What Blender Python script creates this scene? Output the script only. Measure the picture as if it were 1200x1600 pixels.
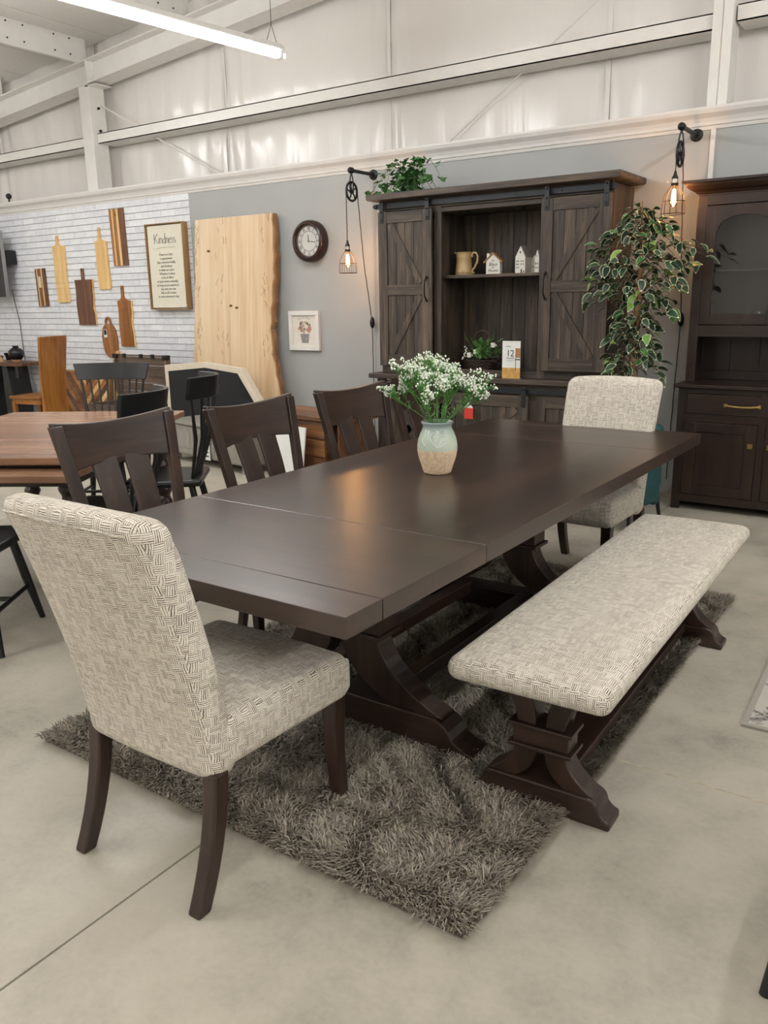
import bpy, bmesh, math, random
import numpy as np
from mathutils import Vector, Matrix, Euler
R = math.radians
PI = math.pi
scene = bpy.context.scene
for _o in list(bpy.data.objects): bpy.data.objects.remove(_o)
COL = scene.collection

# ------------------------------------------------------------------ camera
cam_d = bpy.data.cameras.new('camera'); cam = bpy.data.objects.new('camera', cam_d); COL.objects.link(cam)
cam_d.sensor_fit = 'VERTICAL'; cam_d.sensor_height = 36.0; cam_d.lens = 36.0 * 1290.8 / 1600.0
cam_d.clip_start = 0.05; cam_d.clip_end = 100
_yaw, _pit, _rol = R(34.504), R(14.382), R(-0.971)
_fw = Vector((-math.sin(_yaw) * math.cos(_pit), math.cos(_yaw) * math.cos(_pit), -math.sin(_pit)))
_rt = Vector((math.cos(_yaw), math.sin(_yaw), 0)); _up = _rt.cross(_fw)
_r2 = _rt * math.cos(_rol) + _up * math.sin(_rol); _u2 = -_rt * math.sin(_rol) + _up * math.cos(_rol)
cam.matrix_world = Matrix(((_r2.x, _u2.x, -_fw.x, 0), (_r2.y, _u2.y, -_fw.y, 0), (_r2.z, _u2.z, -_fw.z, 1.45), (0, 0, 0, 1)))
scene.camera = cam

# ------------------------------------------------------------------ world, exposure
world = bpy.data.worlds.new('world'); scene.world = world; world.use_nodes = True
world.node_tree.nodes['Background'].inputs[0].default_value = (0.9, 0.95, 1.0, 1)
world.node_tree.nodes['Background'].inputs[1].default_value = 0.0
scene.view_settings.view_transform = 'Standard'; scene.view_settings.look = 'None'
scene.view_settings.gamma = 1.0; scene.view_settings.use_curve_mapping = False
scene.view_settings.exposure = 0.0
scene.cycles.use_denoising = True
scene.cycles.max_bounces = 8; scene.cycles.diffuse_bounces = 4; scene.cycles.glossy_bounces = 4
scene.cycles.transparent_max_bounces = 12; scene.cycles.sample_clamp_indirect = 3.0
TUBE_GLOW = 90.0           # each overhead strip fixture
BULB_WATTS = 8.5           # each filament bulb

# ------------------------------------------------------------------ helpers
def srgb(h):
    h = h.lstrip('#'); v = [int(h[i:i + 2], 16) / 255 for i in (0, 2, 4)]
    return tuple(x / 12.92 if x <= 0.04045 else ((x + 0.055) / 1.055) ** 2.4 for x in v) + (1.0,)

class MB:
    """collects shapes; build() links them as one mesh object"""
    def __init__(s): s.v = []; s.f = []; s.mi = []; s.cur = 0
    def add(s, vs, fs, M=None):
        o = len(s.v)
        if M is not None: vs = [tuple(M @ Vector(p)) for p in vs]
        s.v.extend(vs); s.f.extend([tuple(i + o for i in f) for f in fs]); s.mi.extend([s.cur] * len(fs))
        return s
    def box(s, x0, x1, y0, y1, z0, z1, M=None):
        return s.add([(x0, y0, z0), (x1, y0, z0), (x1, y1, z0), (x0, y1, z0), (x0, y0, z1), (x1, y0, z1), (x1, y1, z1), (x0, y1, z1)],
                     [(0, 3, 2, 1), (4, 5, 6, 7), (0, 1, 5, 4), (1, 2, 6, 5), (2, 3, 7, 6), (3, 0, 4, 7)], M)
    def prism(s, pts, plane, d0, d1, M=None):
        """polygon in plane 'xz','xy','yz' pushed along the third axis"""
        n = len(pts)
        def P(a, b, d): return {'xz': (a, d, b), 'xy': (a, b, d), 'yz': (d, a, b)}[plane]
        vs = [P(a, b, d0) for a, b in pts] + [P(a, b, d1) for a, b in pts]
        fs = [tuple(range(n)), tuple(range(2 * n - 1, n - 1, -1))] + [(i, i + n, (i + 1) % n + n, (i + 1) % n) for i in range(n)]
        return s.add(vs, fs, M)
    def ribbon(s, a, b, plane, d0, d1, M=None):
        """solid between two polylines a and b (same count) pushed along the third axis"""
        def P(p, d): return {'xz': (p[0], d, p[1]), 'xy': (p[0], p[1], d), 'yz': (d, p[0], p[1])}[plane]
        n = len(a); vs = [P(p, d) for d in (d0, d1) for L in (a, b) for p in L]; fs = []
        for i in range(n - 1):
            fs += [(i, i + 1, n + i + 1, n + i), (2 * n + i, 3 * n + i, 3 * n + i + 1, 2 * n + i + 1),
                   (i, 2 * n + i, 2 * n + i + 1, i + 1), (n + i, n + i + 1, 3 * n + i + 1, 3 * n + i)]
        fs += [(0, n, 3 * n, 2 * n), (n - 1, 3 * n - 1, 4 * n - 1, 2 * n - 1)]
        return s.add(vs, fs, M)
    def tube(s, pts, r, n=8, caps=True, M=None, flat=1.0):
        pts = [Vector(p) for p in pts]; m = len(pts); rs = r if isinstance(r, (list, tuple)) else [r] * m
        vs = []; fs = []; up = None
        for i, p in enumerate(pts):
            t = (pts[min(i + 1, m - 1)] - pts[max(i - 1, 0)]).normalized()
            if up is None: up = Vector((0, 0, 1)) if abs(t.z) < .9 else Vector((1, 0, 0))
            a = t.cross(up).normalized(); b = a.cross(t).normalized(); up = b
            for k in range(n):
                w = 2 * PI * k / n; vs.append(tuple(p + a * (math.cos(w) * rs[i]) + b * (math.sin(w) * rs[i] * flat)))
        for i in range(m - 1):
            for k in range(n): fs.append((i * n + k, i * n + (k + 1) % n, (i + 1) * n + (k + 1) % n, (i + 1) * n + k))
        if caps: fs += [tuple(range(n - 1, -1, -1)), tuple((m - 1) * n + k for k in range(n))]
        return s.add(vs, fs, M)
    def lathe(s, prof, n=32, M=None, caps=True):
        vs = []; fs = []; m = len(prof)
        for r, z in prof:
            for k in range(n): vs.append((r * math.cos(2 * PI * k / n), r * math.sin(2 * PI * k / n), z))
        for i in range(m - 1):
            for k in range(n): fs.append((i * n + k, i * n + (k + 1) % n, (i + 1) * n + (k + 1) % n, (i + 1) * n + k))
        if caps: fs += [tuple(range(n - 1, -1, -1)), tuple((m - 1) * n + k for k in range(n))]
        return s.add(vs, fs, M)
    def ball(s, c, r, n=8, m=5, M=None, sz=1.0):
        vs = [(c[0], c[1], c[2] - r * sz)]; fs = []
        for i in range(1, m):
            a = -PI / 2 + PI * i / m
            for k in range(n):
                w = 2 * PI * k / n; vs.append((c[0] + r * math.cos(a) * math.cos(w), c[1] + r * math.cos(a) * math.sin(w), c[2] + r * sz * math.sin(a)))
        vs.append((c[0], c[1], c[2] + r * sz)); L = len(vs) - 1
        for k in range(n): fs.append((0, 1 + (k + 1) % n, 1 + k)); fs.append((L, L - n + k, L - n + (k + 1) % n))
        for i in range(m - 2):
            for k in range(n): fs.append((1 + i * n + k, 1 + i * n + (k + 1) % n, 1 + (i + 1) * n + (k + 1) % n, 1 + (i + 1) * n + k))
        return s.add(vs, fs, M)
    def rbox(s, x0, x1, y0, y1, z0, z1, r, n=10, fn=None, M=None, res=None):
        """box with rounded edges, gridded so fn(x,y,z) can bend it"""
        c = Vector(((x0 + x1) / 2, (y0 + y1) / 2, (z0 + z1) / 2)); h = Vector(((x1 - x0) / 2, (y1 - y0) / 2, (z1 - z0) / 2))
        res = res or (n, n, n); key = {}; vs = []; fs = []
        def coords(hh, k):
            rr = min(r, hh * .98); e = [-hh + rr * t for t in (0, .25, .6, 1.0)]; inner = [(-hh + rr) + (2 * (hh - rr)) * i / k for i in range(1, k)]
            return e + inner + [-q for q in reversed(e)]
        CX = [coords(h[a], res[a]) for a in range(3)]
        def vert(p):
            k = tuple(round(q, 6) for q in p)
            if k in key: return key[k]
            q = Vector([max(-h[a] + min(r, h[a] * .98), min(h[a] - min(r, h[a] * .98), p[a])) for a in range(3)])
            d = Vector(p) - q
            if d.length > 1e-9:
                d.normalize(); w = q + Vector([d[a] * min(r, h[a] * .98) for a in range(3)])
            else: w = Vector(p)
            w = w + c
            if fn: w = Vector(fn(w.x, w.y, w.z))
            key[k] = len(vs); vs.append(tuple(w)); return key[k]
        for ax in range(3):
            a, b = [(1, 2), (2, 0), (0, 1)][ax]
            for sg in (-1, 1):
                for i in range(len(CX[a]) - 1):
                    for j in range(len(CX[b]) - 1):
                        q = []
                        for di, dj in ((0, 0), (1, 0), (1, 1), (0, 1)):
                            p = [0, 0, 0]; p[ax] = sg * h[ax]; p[a] = CX[a][i + di]; p[b] = CX[b][j + dj]; q.append(vert(p))
                        fs.append(tuple(q if sg > 0 else q[::-1]))
        return s.add(vs, fs, M)
    def mesh(s, name, mats, smooth=False, fix=True, sharp=40):
        me = bpy.data.meshes.new(name); me.from_pydata(s.v, [], s.f)
        for m in (mats if isinstance(mats, (list, tuple)) else [mats]): me.materials.append(m)
        if any(s.mi): me.polygons.foreach_set('material_index', s.mi)
        if fix and len(s.f) < 60000:
            b = bmesh.new(); b.from_mesh(me); bmesh.ops.recalc_face_normals(b, faces=b.faces); b.to_mesh(me); b.free()
        if smooth:
            me.polygons.foreach_set('use_smooth', [True] * len(me.polygons))
            if sharp and sharp < 180: me.set_sharp_from_angle(angle=R(sharp))
        me.update(); return me
    def build(s, name, mats, parent=None, bevel=0, smooth=False, sharp=40, loc=None, label=None, kind=None, rot=None, segs=2, fix=True):
        o = bpy.data.objects.new(name, s.mesh(name, mats, smooth, fix, sharp)); COL.objects.link(o)
        if parent is not None: o.parent = parent
        if loc is not None: o.location = loc
        if rot is not None: o.rotation_euler = rot
        if bevel:
            md = o.modifiers.new('bevel', 'BEVEL'); md.width = bevel; md.segments = segs; md.limit_method = 'ANGLE'; md.angle_limit = R(35)
        if label: o['label'] = label
        if kind: o['kind'] = kind
        return o

def link_mesh(name, me, parent=None, loc=(0, 0, 0), rot=(0, 0, 0), scl=(1, 1, 1)):
    o = bpy.data.objects.new(name, me); COL.objects.link(o); o.parent = parent
    o.location = loc; o.rotation_euler = rot; o.scale = scl; return o

def tag(o, label, cat=None, group=None, kind=None):
    o['label'] = label
    if cat: o['category'] = cat
    if group: o['group'] = group
    if kind: o['kind'] = kind
    return o
def thing(name, label, cat, loc=(0, 0, 0), rz=0.0, group=None):
    o = bpy.data.objects.new(name, None); COL.objects.link(o); o.empty_display_size = .1
    o.location = loc; o.rotation_euler = (0, 0, rz); return tag(o, label, cat, group)
def kids(o): return [x for x in bpy.data.objects if x.parent == o]
def copy_tree(o, parent=None):
    c = o.copy(); COL.objects.link(c); c.parent = parent
    for k in kids(o): copy_tree(k, c)
    return c
def struct(o, label=None):
    o['kind'] = 'structure'
    if label: o['label'] = label
    return o
TROT = R(-0.463)                       # the dining set stands a touch askew in the room
def T(x, y, z=0.0):
    c, s = math.cos(TROT), math.sin(TROT); return (c * x - s * y, s * x + c * y, z)
def bez(p0, p1, p2, n=8):
    return [((1 - t) ** 2 * p0[0] + 2 * t * (1 - t) * p1[0] + t * t * p2[0], (1 - t) ** 2 * p0[1] + 2 * t * (1 - t) * p1[1] + t * t * p2[1]) for t in [i / n for i in range(n + 1)]]
def text_mb(txt, size, M, depth=0.0006, align='CENTER', shear=0.0, spacing=1.0):
    """lettering turned into a thin solid"""
    cu = bpy.data.curves.new('lettering', 'FONT'); cu.body = txt; cu.size = size; cu.extrude = depth; cu.align_x = align; cu.shear = shear
    cu.space_character = spacing; cu.resolution_u = 2
    ob = bpy.data.objects.new('lettering', cu); COL.objects.link(ob)
    bpy.context.view_layer.update()
    me = bpy.data.meshes.new_from_object(ob.evaluated_get(bpy.context.evaluated_depsgraph_get()))
    mb = MB(); mb.add([tuple(v.co) for v in me.vertices], [tuple(p.vertices) for p in me.polygons], M)
    bpy.data.objects.remove(ob); bpy.data.curves.remove(cu); bpy.data.meshes.remove(me)
    return mb
# ------------------------------------------------------------------ materials
def newmat(name):
    m = bpy.data.materials.new(name); m.use_nodes = True; nt = m.node_tree; b = nt.nodes['Principled BSDF']; return m, nt, b
def N(nt, typ, **kw):
    n = nt.nodes.new(typ)
    for k, v in kw.items():
        if k.startswith('i_'): n.inputs[k[2:]].default_value = v
        elif k.startswith('n_'): n.inputs[int(k[2:])].default_value = v
        else: setattr(n, k, v)
    return n
def math_(nt, op, a, b=None, c=None):
    n = nt.nodes.new('ShaderNodeMath'); n.operation = op
    for i, q in enumerate((a, b, c)):
        if q is None: continue
        if isinstance(q, (int, float)): n.inputs[i].default_value = q
        else: nt.links.new(q, n.inputs[i])
    return n.outputs[0]
def ramp(nt, fac, stops):
    n = nt.nodes.new('ShaderNodeValToRGB'); e = n.color_ramp.elements
    while len(e) < len(stops): e.new(.5)
    for i, (p, c) in enumerate(stops): e[i].position = p; e[i].color = c
    nt.links.new(fac, n.inputs[0]); return n.outputs[0]
def bump(nt, b, h, strength=.2, dist=.002):
    n = N(nt, 'ShaderNodeBump', i_Strength=strength, i_Distance=dist); nt.links.new(h, n.inputs['Height']); nt.links.new(n.outputs[0], b.inputs['Normal'])
def objcoord(nt, scale=(1, 1, 1), rand=True):
    tc = nt.nodes.new('ShaderNodeTexCoord'); mp = N(nt, 'ShaderNodeMapping'); mp.inputs['Scale'].default_value = scale
    nt.links.new(tc.outputs['Object'], mp.inputs[0])
    if rand:
        oi = nt.nodes.new('ShaderNodeObjectInfo'); ml = math_(nt, 'MULTIPLY', oi.outputs['Random'], 37.0)
        cx = nt.nodes.new('ShaderNodeCombineXYZ')
        for i in range(3): nt.links.new(ml, cx.inputs[i])
        nt.links.new(cx.outputs[0], mp.inputs['Location'])
    return mp.outputs[0]
_cache = {}
def plain(name, col, rough=.5, metal=0.0, noise=0.0, nscale=8, bmp=0.0, spec=None):
    if name in _cache: return _cache[name]
    m, nt, b = newmat(name); b.inputs['Roughness'].default_value = rough; b.inputs['Metallic'].default_value = metal
    if spec is not None: b.inputs['Specular IOR Level'].default_value = spec
    v = objcoord(nt); nz = N(nt, 'ShaderNodeTexNoise', i_Scale=nscale, i_Detail=4.0); nt.links.new(v, nz.inputs['Vector'])
    k = max(noise, .03)
    d = tuple(q * (1 - k) for q in col[:3]) + (1,); l = tuple(min(1, q * (1 + k)) for q in col[:3]) + (1,)
    nt.links.new(ramp(nt, nz.outputs[0], [(.3, d), (.7, l)]), b.inputs['Base Color'])
    if bmp: bump(nt, b, nz.outputs[0], bmp, .003)
    _cache[name] = m; return m
WOODS = {  # dark, mid, light, roughness, grain scale, bump
    'espresso': ('#231915', '#32241d', '#423027', .33, 1.0, .05),
    'tabletop': ('#231915', '#32241d', '#423027', .29, .7, .02),
    'chairwood': ('#231915', '#32241d', '#423027', .38, 1.0, .05),
    'barn': ('#1f1a16', '#41372e', '#6a5a4a', .60, 1.5, .40),
    'hutch': ('#18110f', '#271b16', '#36261e', .36, 1.0, .05),
    'slab': ('#bd9a72', '#dabf9b', '#e8d5b9', .5, .42, .04),
    'walnut': ('#3b2417', '#6a452b', '#94683f', .42, 1.0, .1),
    'honey': ('#6a3d18', '#96602a', '#b27a3a', .40, .8, .06),
    'cherry': ('#74533d', '#916c54', '#a98569', .25, .6, .03),
    'maple': ('#c99a5a', '#dcb477', '#ecd09a', .45, .9, .06),
    'acacia': ('#5a3318', '#8d5a31', '#b98550', .42, 1.2, .08),
    'darkboard': ('#46291a', '#643f29', '#7e5538', .42, 1.0, .08),
    'greypaint': ('#7d7a72', '#8f8b82', '#9c988f', .5, 1.0, .08),
    'framewood': ('#745330', '#957146', '#b08c5d', .5, 1.0, .1),
    'trunkwood': ('#3a2d24', '#57463a', '#70604f', .6, 1.2, .25),
    'bark': ('#5d4028', '#86603f', '#a17b54', .8, 2.0, .6),
}
def wood(kind, axis='z'):
    key = kind + '_' + axis
    if key in _cache: return _cache[key]
    d, mi, l, rough, gs, bp = WOODS[kind]; m, nt, b = newmat('wood_' + key)
    sc = {'x': (1.2, 18, 18), 'y': (18, 1.2, 18), 'z': (18, 18, 1.2)}[axis]; sc = tuple(q * gs for q in sc)
    v = objcoord(nt, sc)
    n1 = N(nt, 'ShaderNodeTexNoise', i_Scale=1.0, i_Detail=7.0, i_Roughness=.6, i_Distortion=.6); nt.links.new(v, n1.inputs['Vector'])
    v2 = objcoord(nt, tuple(q * .22 for q in sc)); n2 = N(nt, 'ShaderNodeTexNoise', i_Scale=1.0, i_Detail=3.0, i_Distortion=1.2); nt.links.new(v2, n2.inputs['Vector'])
    v3 = objcoord(nt, tuple(q * 4 for q in sc)); n3 = N(nt, 'ShaderNodeTexNoise', i_Scale=1.0, i_Detail=2.0); nt.links.new(v3, n3.inputs['Vector'])
    s = math_(nt, 'ADD', math_(nt, 'MULTIPLY', n1.outputs[0], .55), math_(nt, 'MULTIPLY', n2.outputs[0], .45))
    s = math_(nt, 'ADD', s, math_(nt, 'MULTIPLY', math_(nt, 'SUBTRACT', n3.outputs[0], .5), .22))
    nt.links.new(ramp(nt, s, [(.34, srgb(d)), (.5, srgb(mi)), (.68, srgb(l))]), b.inputs['Base Color'])
    b.inputs['Roughness'].default_value = rough; bump(nt, b, s, bp, .004)
    if kind == 'tabletop': b.inputs['Specular IOR Level'].default_value = .8
    _cache[key] = m; return m
def fabric():
    """cream cloth woven in little bundles of upright and level dark threads"""
    m, nt, b = newmat('woven_fabric'); tc = nt.nodes.new('ShaderNodeTexCoord')
    sp = nt.nodes.new('ShaderNodeSeparateXYZ'); nt.links.new(tc.outputs['Object'], sp.inputs[0])
    sn = nt.nodes.new('ShaderNodeSeparateXYZ'); nt.links.new(tc.outputs['Normal'], sn.inputs[0])
    ax, ay, az = [math_(nt, 'ABSOLUTE', q) for q in sn.outputs]
    isz = math_(nt, 'GREATER_THAN', az, math_(nt, 'MAXIMUM', ax, ay)); isx = math_(nt, 'GREATER_THAN', ax, math_(nt, 'MAXIMUM', ay, az))
    def mix(f, a, bb): return math_(nt, 'ADD', math_(nt, 'MULTIPLY', a, math_(nt, 'SUBTRACT', 1.0, f)), math_(nt, 'MULTIPLY', bb, f))
    u = mix(isx, sp.outputs[0], sp.outputs[1]); v = mix(isz, sp.outputs[2], sp.outputs[1])
    nz = N(nt, 'ShaderNodeTexNoise', i_Scale=55.0, i_Detail=2.0); nt.links.new(tc.outputs['Object'], nz.inputs['Vector'])
    wob = math_(nt, 'MULTIPLY', math_(nt, 'SUBTRACT', nz.outputs[0], .5), .006)
    u = math_(nt, 'ADD', u, wob); v = math_(nt, 'ADD', v, wob)
    S = 0.0255
    cu = math_(nt, 'FLOOR', math_(nt, 'DIVIDE', u, S)); cv = math_(nt, 'FLOOR', math_(nt, 'DIVIDE', v, S))
    par = math_(nt, 'PINGPONG', math_(nt, 'ADD', cu, cv), 1.0)
    w = mix(par, u, v); wn = math_(nt, 'DIVIDE', w, S / 5.0); along = mix(par, v, u)
    st = math_(nt, 'PINGPONG', wn, .5)                     # 0..0.5 triangle per thread
    rnd = N(nt, 'ShaderNodeTexWhiteNoise', noise_dimensions='3D'); cx = nt.nodes.new('ShaderNodeCombineXYZ')
    nt.links.new(math_(nt, 'FLOOR', wn), cx.inputs[0]); nt.links.new(cu, cx.inputs[1]); nt.links.new(cv, cx.inputs[2]); nt.links.new(cx.outputs[0], rnd.inputs['Vector'])
    thr = math_(nt, 'ADD', .06, math_(nt, 'MULTIPLY', rnd.outputs[0], .20))
    n2 = N(nt, 'ShaderNodeTexNoise', i_Scale=260.0, i_Detail=1.0); nt.links.new(tc.outputs['Object'], n2.inputs['Vector'])
    val = math_(nt, 'SUBTRACT', math_(nt, 'ADD', st, math_(nt, 'MULTIPLY', math_(nt, 'SUBTRACT', n2.outputs[0], .5), .22)), thr)
    fac = math_(nt, 'MULTIPLY_ADD', val, 7.0, .5)
    cl = nt.nodes.new('ShaderNodeClamp'); nt.links.new(fac, cl.inputs[0])
    col = ramp(nt, cl.outputs[0], [(0.0, srgb('#6a6157')), (.45, srgb('#aba294')), (1.0, srgb('#ded7c9'))])
    nt.links.new(col, b.inputs['Base Color']); b.inputs['Roughness'].default_value = .95; b.inputs['Specular IOR Level'].default_value = .15
    bump(nt, b, cl.outputs[0], .35, .0015); return m
FAB = fabric()
def concrete():
    m, nt, b = newmat('concrete'); tc = nt.nodes.new('ShaderNodeTexCoord'); g = nt.nodes.new('ShaderNodeNewGeometry')
    n1 = N(nt, 'ShaderNodeTexNoise', i_Scale=.9, i_Detail=6.0, i_Roughness=.6, i_Distortion=.5); nt.links.new(g.outputs['Position'], n1.inputs['Vector'])
    n2 = N(nt, 'ShaderNodeTexNoise', i_Scale=55.0, i_Detail=4.0); nt.links.new(g.outputs['Position'], n2.inputs['Vector'])
    n3 = N(nt, 'ShaderNodeTexNoise', i_Scale=4.0, i_Detail=8.0, i_Roughness=.65, i_Distortion=.25); nt.links.new(g.outputs['Position'], n3.inputs['Vector'])
    s = math_(nt, 'ADD', math_(nt, 'MULTIPLY', n1.outputs[0], .5), math_(nt, 'ADD', math_(nt, 'MULTIPLY', n2.outputs[0], .1), math_(nt, 'MULTIPLY', n3.outputs[0], .4)))
    nt.links.new(ramp(nt, s, [(.36, srgb('#7d786e')), (.455, srgb('#9f998b')), (.54, srgb('#aea798')), (.66, srgb('#bab3a4'))]), b.inputs['Base Color'])
    rr = math_(nt, 'MULTIPLY_ADD', n3.outputs[0], .25, .38); nt.links.new(rr, b.inputs['Roughness']); bump(nt, b, n2.outputs[0], .06, .001); return m
def brickpaint():
    m, nt, b = newmat('painted_brick'); v = objcoord(nt, (1, 1, 1))
    n1 = N(nt, 'ShaderNodeTexNoise', i_Scale=14.0, i_Detail=5.0, i_Roughness=.7); nt.links.new(v, n1.inputs['Vector'])
    oi = nt.nodes.new('ShaderNodeObjectInfo'); s = math_(nt, 'ADD', math_(nt, 'MULTIPLY', n1.outputs[0], .75), math_(nt, 'MULTIPLY', oi.outputs['Random'], .25))
    nt.links.new(ramp(nt, s, [(.25, srgb('#d0d3d9')), (.5, srgb('#e2e4e8')), (.75, srgb('#eeeff1'))]), b.inputs['Base Color'])
    b.inputs['Roughness'].default_value = .6; bump(nt, b, n1.outputs[0], .4, .004); return m
def insulation():
    m, nt, b = newmat('white_vinyl_sheet'); g = nt.nodes.new('ShaderNodeNewGeometry'); mp = N(nt, 'ShaderNodeMapping'); mp.inputs['Scale'].default_value = (9, 9, .8)
    nt.links.new(g.outputs['Position'], mp.inputs[0]); n1 = N(nt, 'ShaderNodeTexNoise', i_Scale=1.0, i_Detail=4.0, i_Distortion=.8); nt.links.new(mp.outputs[0], n1.inputs['Vector'])
    n2 = N(nt, 'ShaderNodeTexNoise', i_Scale=1.6, i_Detail=2.0); nt.links.new(g.outputs['Position'], n2.inputs['Vector'])
    b.inputs['Base Color'].default_value = srgb('#ece8e3'); b.inputs['Roughness'].default_value = .24; b.inputs['Specular IOR Level'].default_value = .5
    bump(nt, b, math_(nt, 'ADD', n1.outputs[0], n2.outputs[0]), .35, .02); return m
def leafmat():
    m, nt, b = newmat('leaf_green'); oi = nt.nodes.new('ShaderNodeObjectInfo')
    nt.links.new(ramp(nt, oi.outputs['Random'], [(0, srgb('#1f3626')), (.7, srgb('#2c4a32')), (.9, srgb('#4c7f42')), (1, srgb('#7fa04a'))]), b.inputs['Base Color'])
    b.inputs['Roughness'].default_value = .45; return m
def colattr(name, rough):
    m, nt, b = newmat(name); a = N(nt, 'ShaderNodeAttribute', attribute_name='tint'); nt.links.new(a.outputs['Color'], b.inputs['Base Color'])
    b.inputs['Roughness'].default_value = rough; b.inputs['Specular IOR Level'].default_value = .2; return m
def emit(name, col, strength):
    m, nt, b = newmat(name); b.inputs['Base Color'].default_value = col; b.inputs['Emission Color'].default_value = col; b.inputs['Emission Strength'].default_value = strength; return m
def glassy(name, col=(1, 1, 1, 1), rough=.02, alpha=.15):
    m, nt, b = newmat(name); b.inputs['Base Color'].default_value = col; b.inputs['Roughness'].default_value = rough
    t = nt.nodes.new('ShaderNodeBsdfTransparent'); gl = N(nt, 'ShaderNodeBsdfGlossy'); gl.inputs['Roughness'].default_value = rough
    lw = N(nt, 'ShaderNodeLayerWeight', i_Blend=.5); mx = nt.nodes.new('ShaderNodeMixShader'); out = nt.nodes['Material Output']
    t.inputs[0].default_value = col
    nt.links.new(math_(nt, 'ADD', math_(nt, 'MULTIPLY', math_(nt, 'POWER', lw.outputs['Facing'], 5.0), .9), alpha + .04), mx.inputs[0]); nt.links.new(t.outputs[0], mx.inputs[1]); nt.links.new(gl.outputs[0], mx.inputs[2])
    nt.links.new(mx.outputs[0], out.inputs[0]); return m
CONC = concrete(); BRICK = brickpaint(); VINYL = insulation(); LEAF = leafmat()
GREY = plain('grey_wall_paint', srgb('#a6a8a7'), .75, noise=.03, nscale=3)
WHITEP = plain('white_trim_paint', srgb('#dddad6'), .45)
STEELW = plain('white_painted_steel', srgb('#e8e6e1'), .35)
CEILP = plain('ceiling_board', srgb('#efece7'), .85, noise=.03, nscale=30)
IRON = plain('black_iron', srgb('#191a1c'), .45, metal=.3)
STRAP = plain('dark_steel_strap', srgb('#2a2d31'), .42, metal=.4)
BLACKP = plain('black_lacquer', srgb('#121315'), .38)
BRASS = plain('brass', srgb('#b69a5e'), .3, metal=.9)
CREAM = plain('cream_edge', srgb('#d3c7b4'), .7, noise=.06, nscale=20)
BLACKF = plain('black_panel', srgb('#15161a'), .8)
PAPER = plain('white_paper', srgb('#e2e2df'), .6)
INK = plain('black_ink', srgb('#2b2a28'), .7)
# ================================================================== THE SETTING
random.seed(5)
Y_WALL = 6.25
# floor: concrete cast in bays, saw cuts left between them
fl = struct(MB().box(-13, 8, -8, 8, -.25, -.02).build('floor', CONC), 'pale grey concrete floor')
xs = [-13, -9.2, -5.4, -1.555, 2.3, 6.1, 8]; ys = [-8, -5.1, -1.35, 2.385, 6.1, 8]
for i in range(len(xs) - 1):
    for j in range(len(ys) - 1):
        g = .0035
        MB().box(xs[i] + g, xs[i + 1] - g, ys[j] + (.0012 if abs(ys[j] - 2.385) < .01 else g), ys[j + 1] - (.0012 if abs(ys[j + 1] - 2.385) < .01 else g), -.019, 0).build('concrete_bay', CONC, fl)
MB().box(-1.5, 2.2, 2.381, 2.389, -.018, .0006).build('joint_filler', plain('joint_sand', srgb('#b3a78f'), .9, noise=.2, nscale=40), fl)
# partition wall with crown
wb = struct(MB().box(-6.63, 3.2, Y_WALL, Y_WALL + .09, 0, 2.56).build('wall_back', GREY), 'smooth grey painted partition wall')
cr = MB()
prof = [(6.25, 2.53), (6.243, 2.53), (6.238, 2.545), (6.243, 2.55), (6.232, 2.556), (6.228, 2.575), (6.215, 2.60), (6.19, 2.625), (6.18, 2.65), (6.18, 2.665), (6.36, 2.665), (6.36, 2.56), (6.25, 2.56)]
cr.prism(prof, 'yz', -11.5, 3.2)
struct(cr.build('trim_1', WHITEP), 'white crown moulding along the partition top')
struct(MB().box(-1.56, -1.528, 6.235, 6.25, .0, 2.53).build('trim_2', WHITEP, bevel=.002), 'slim white batten covering a wall seam')
struct(MB().box(-4.245, -4.225, 6.244, 6.25, .0, 2.53).build('trim_3', GREY, bevel=.001), 'slim grey batten beside the barn-door cabinet')
# whitewashed brick field
bw = struct(MB().box(-11.5, -6.63, Y_WALL + .012, Y_WALL + .09, 0, 2.56).build('wall_back_brick', plain('mortar', srgb('#d2d4d7'), .9, bmp=.3, nscale=60)), 'whitewashed brick wall')
CH, BL = .0685, .212
bm_ = MB().box(-BL / 2 + .0012, BL / 2 - .0012, -.017, 0, -CH / 2 + .0035, CH / 2 - .0035).mesh('brick', BRICK)
bm_h = MB().box(-BL / 4 + .0012, BL / 4 - .0012, -.017, 0, -CH / 2 + .0035, CH / 2 - .0035).mesh('brick', BRICK)
cells = []
for r in range(37):
    z = .034 + r * CH
    if z > 2.53: break
    x = -6.63; first = True
    while x > -11.4:
        w = BL / 2 if (first and r % 2) else BL
        cells.append((x - w / 2, z, w)); x -= w; first = False
vis = sorted([c for c in cells if c[1] > 1.0 and c[0] > -10.05], key=lambda c: (c[0] + 0) ** 2 * -1, reverse=True)
vis.sort(key=lambda c: c[0] ** 2 + (c[1] - 1.45) ** 2)
single = set(vis[:300]); rest = MB()
for c in cells:
    dy = random.uniform(0, .002)
    if c in single:
        link_mesh('brick', bm_ if c[2] > .15 else bm_h, bw, (c[0], Y_WALL + .014 - dy + .0, c[1]))
    else:
        rest.box(c[0] - c[2] / 2 + .0012, c[0] + c[2] / 2 - .0012, Y_WALL - .003 - dy, Y_WALL + .013, c[1] - CH / 2 + .0035, c[1] + CH / 2 - .0035)
rest.build('brickwork', BRICK, bw, kind='stuff', fix=False)
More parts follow.
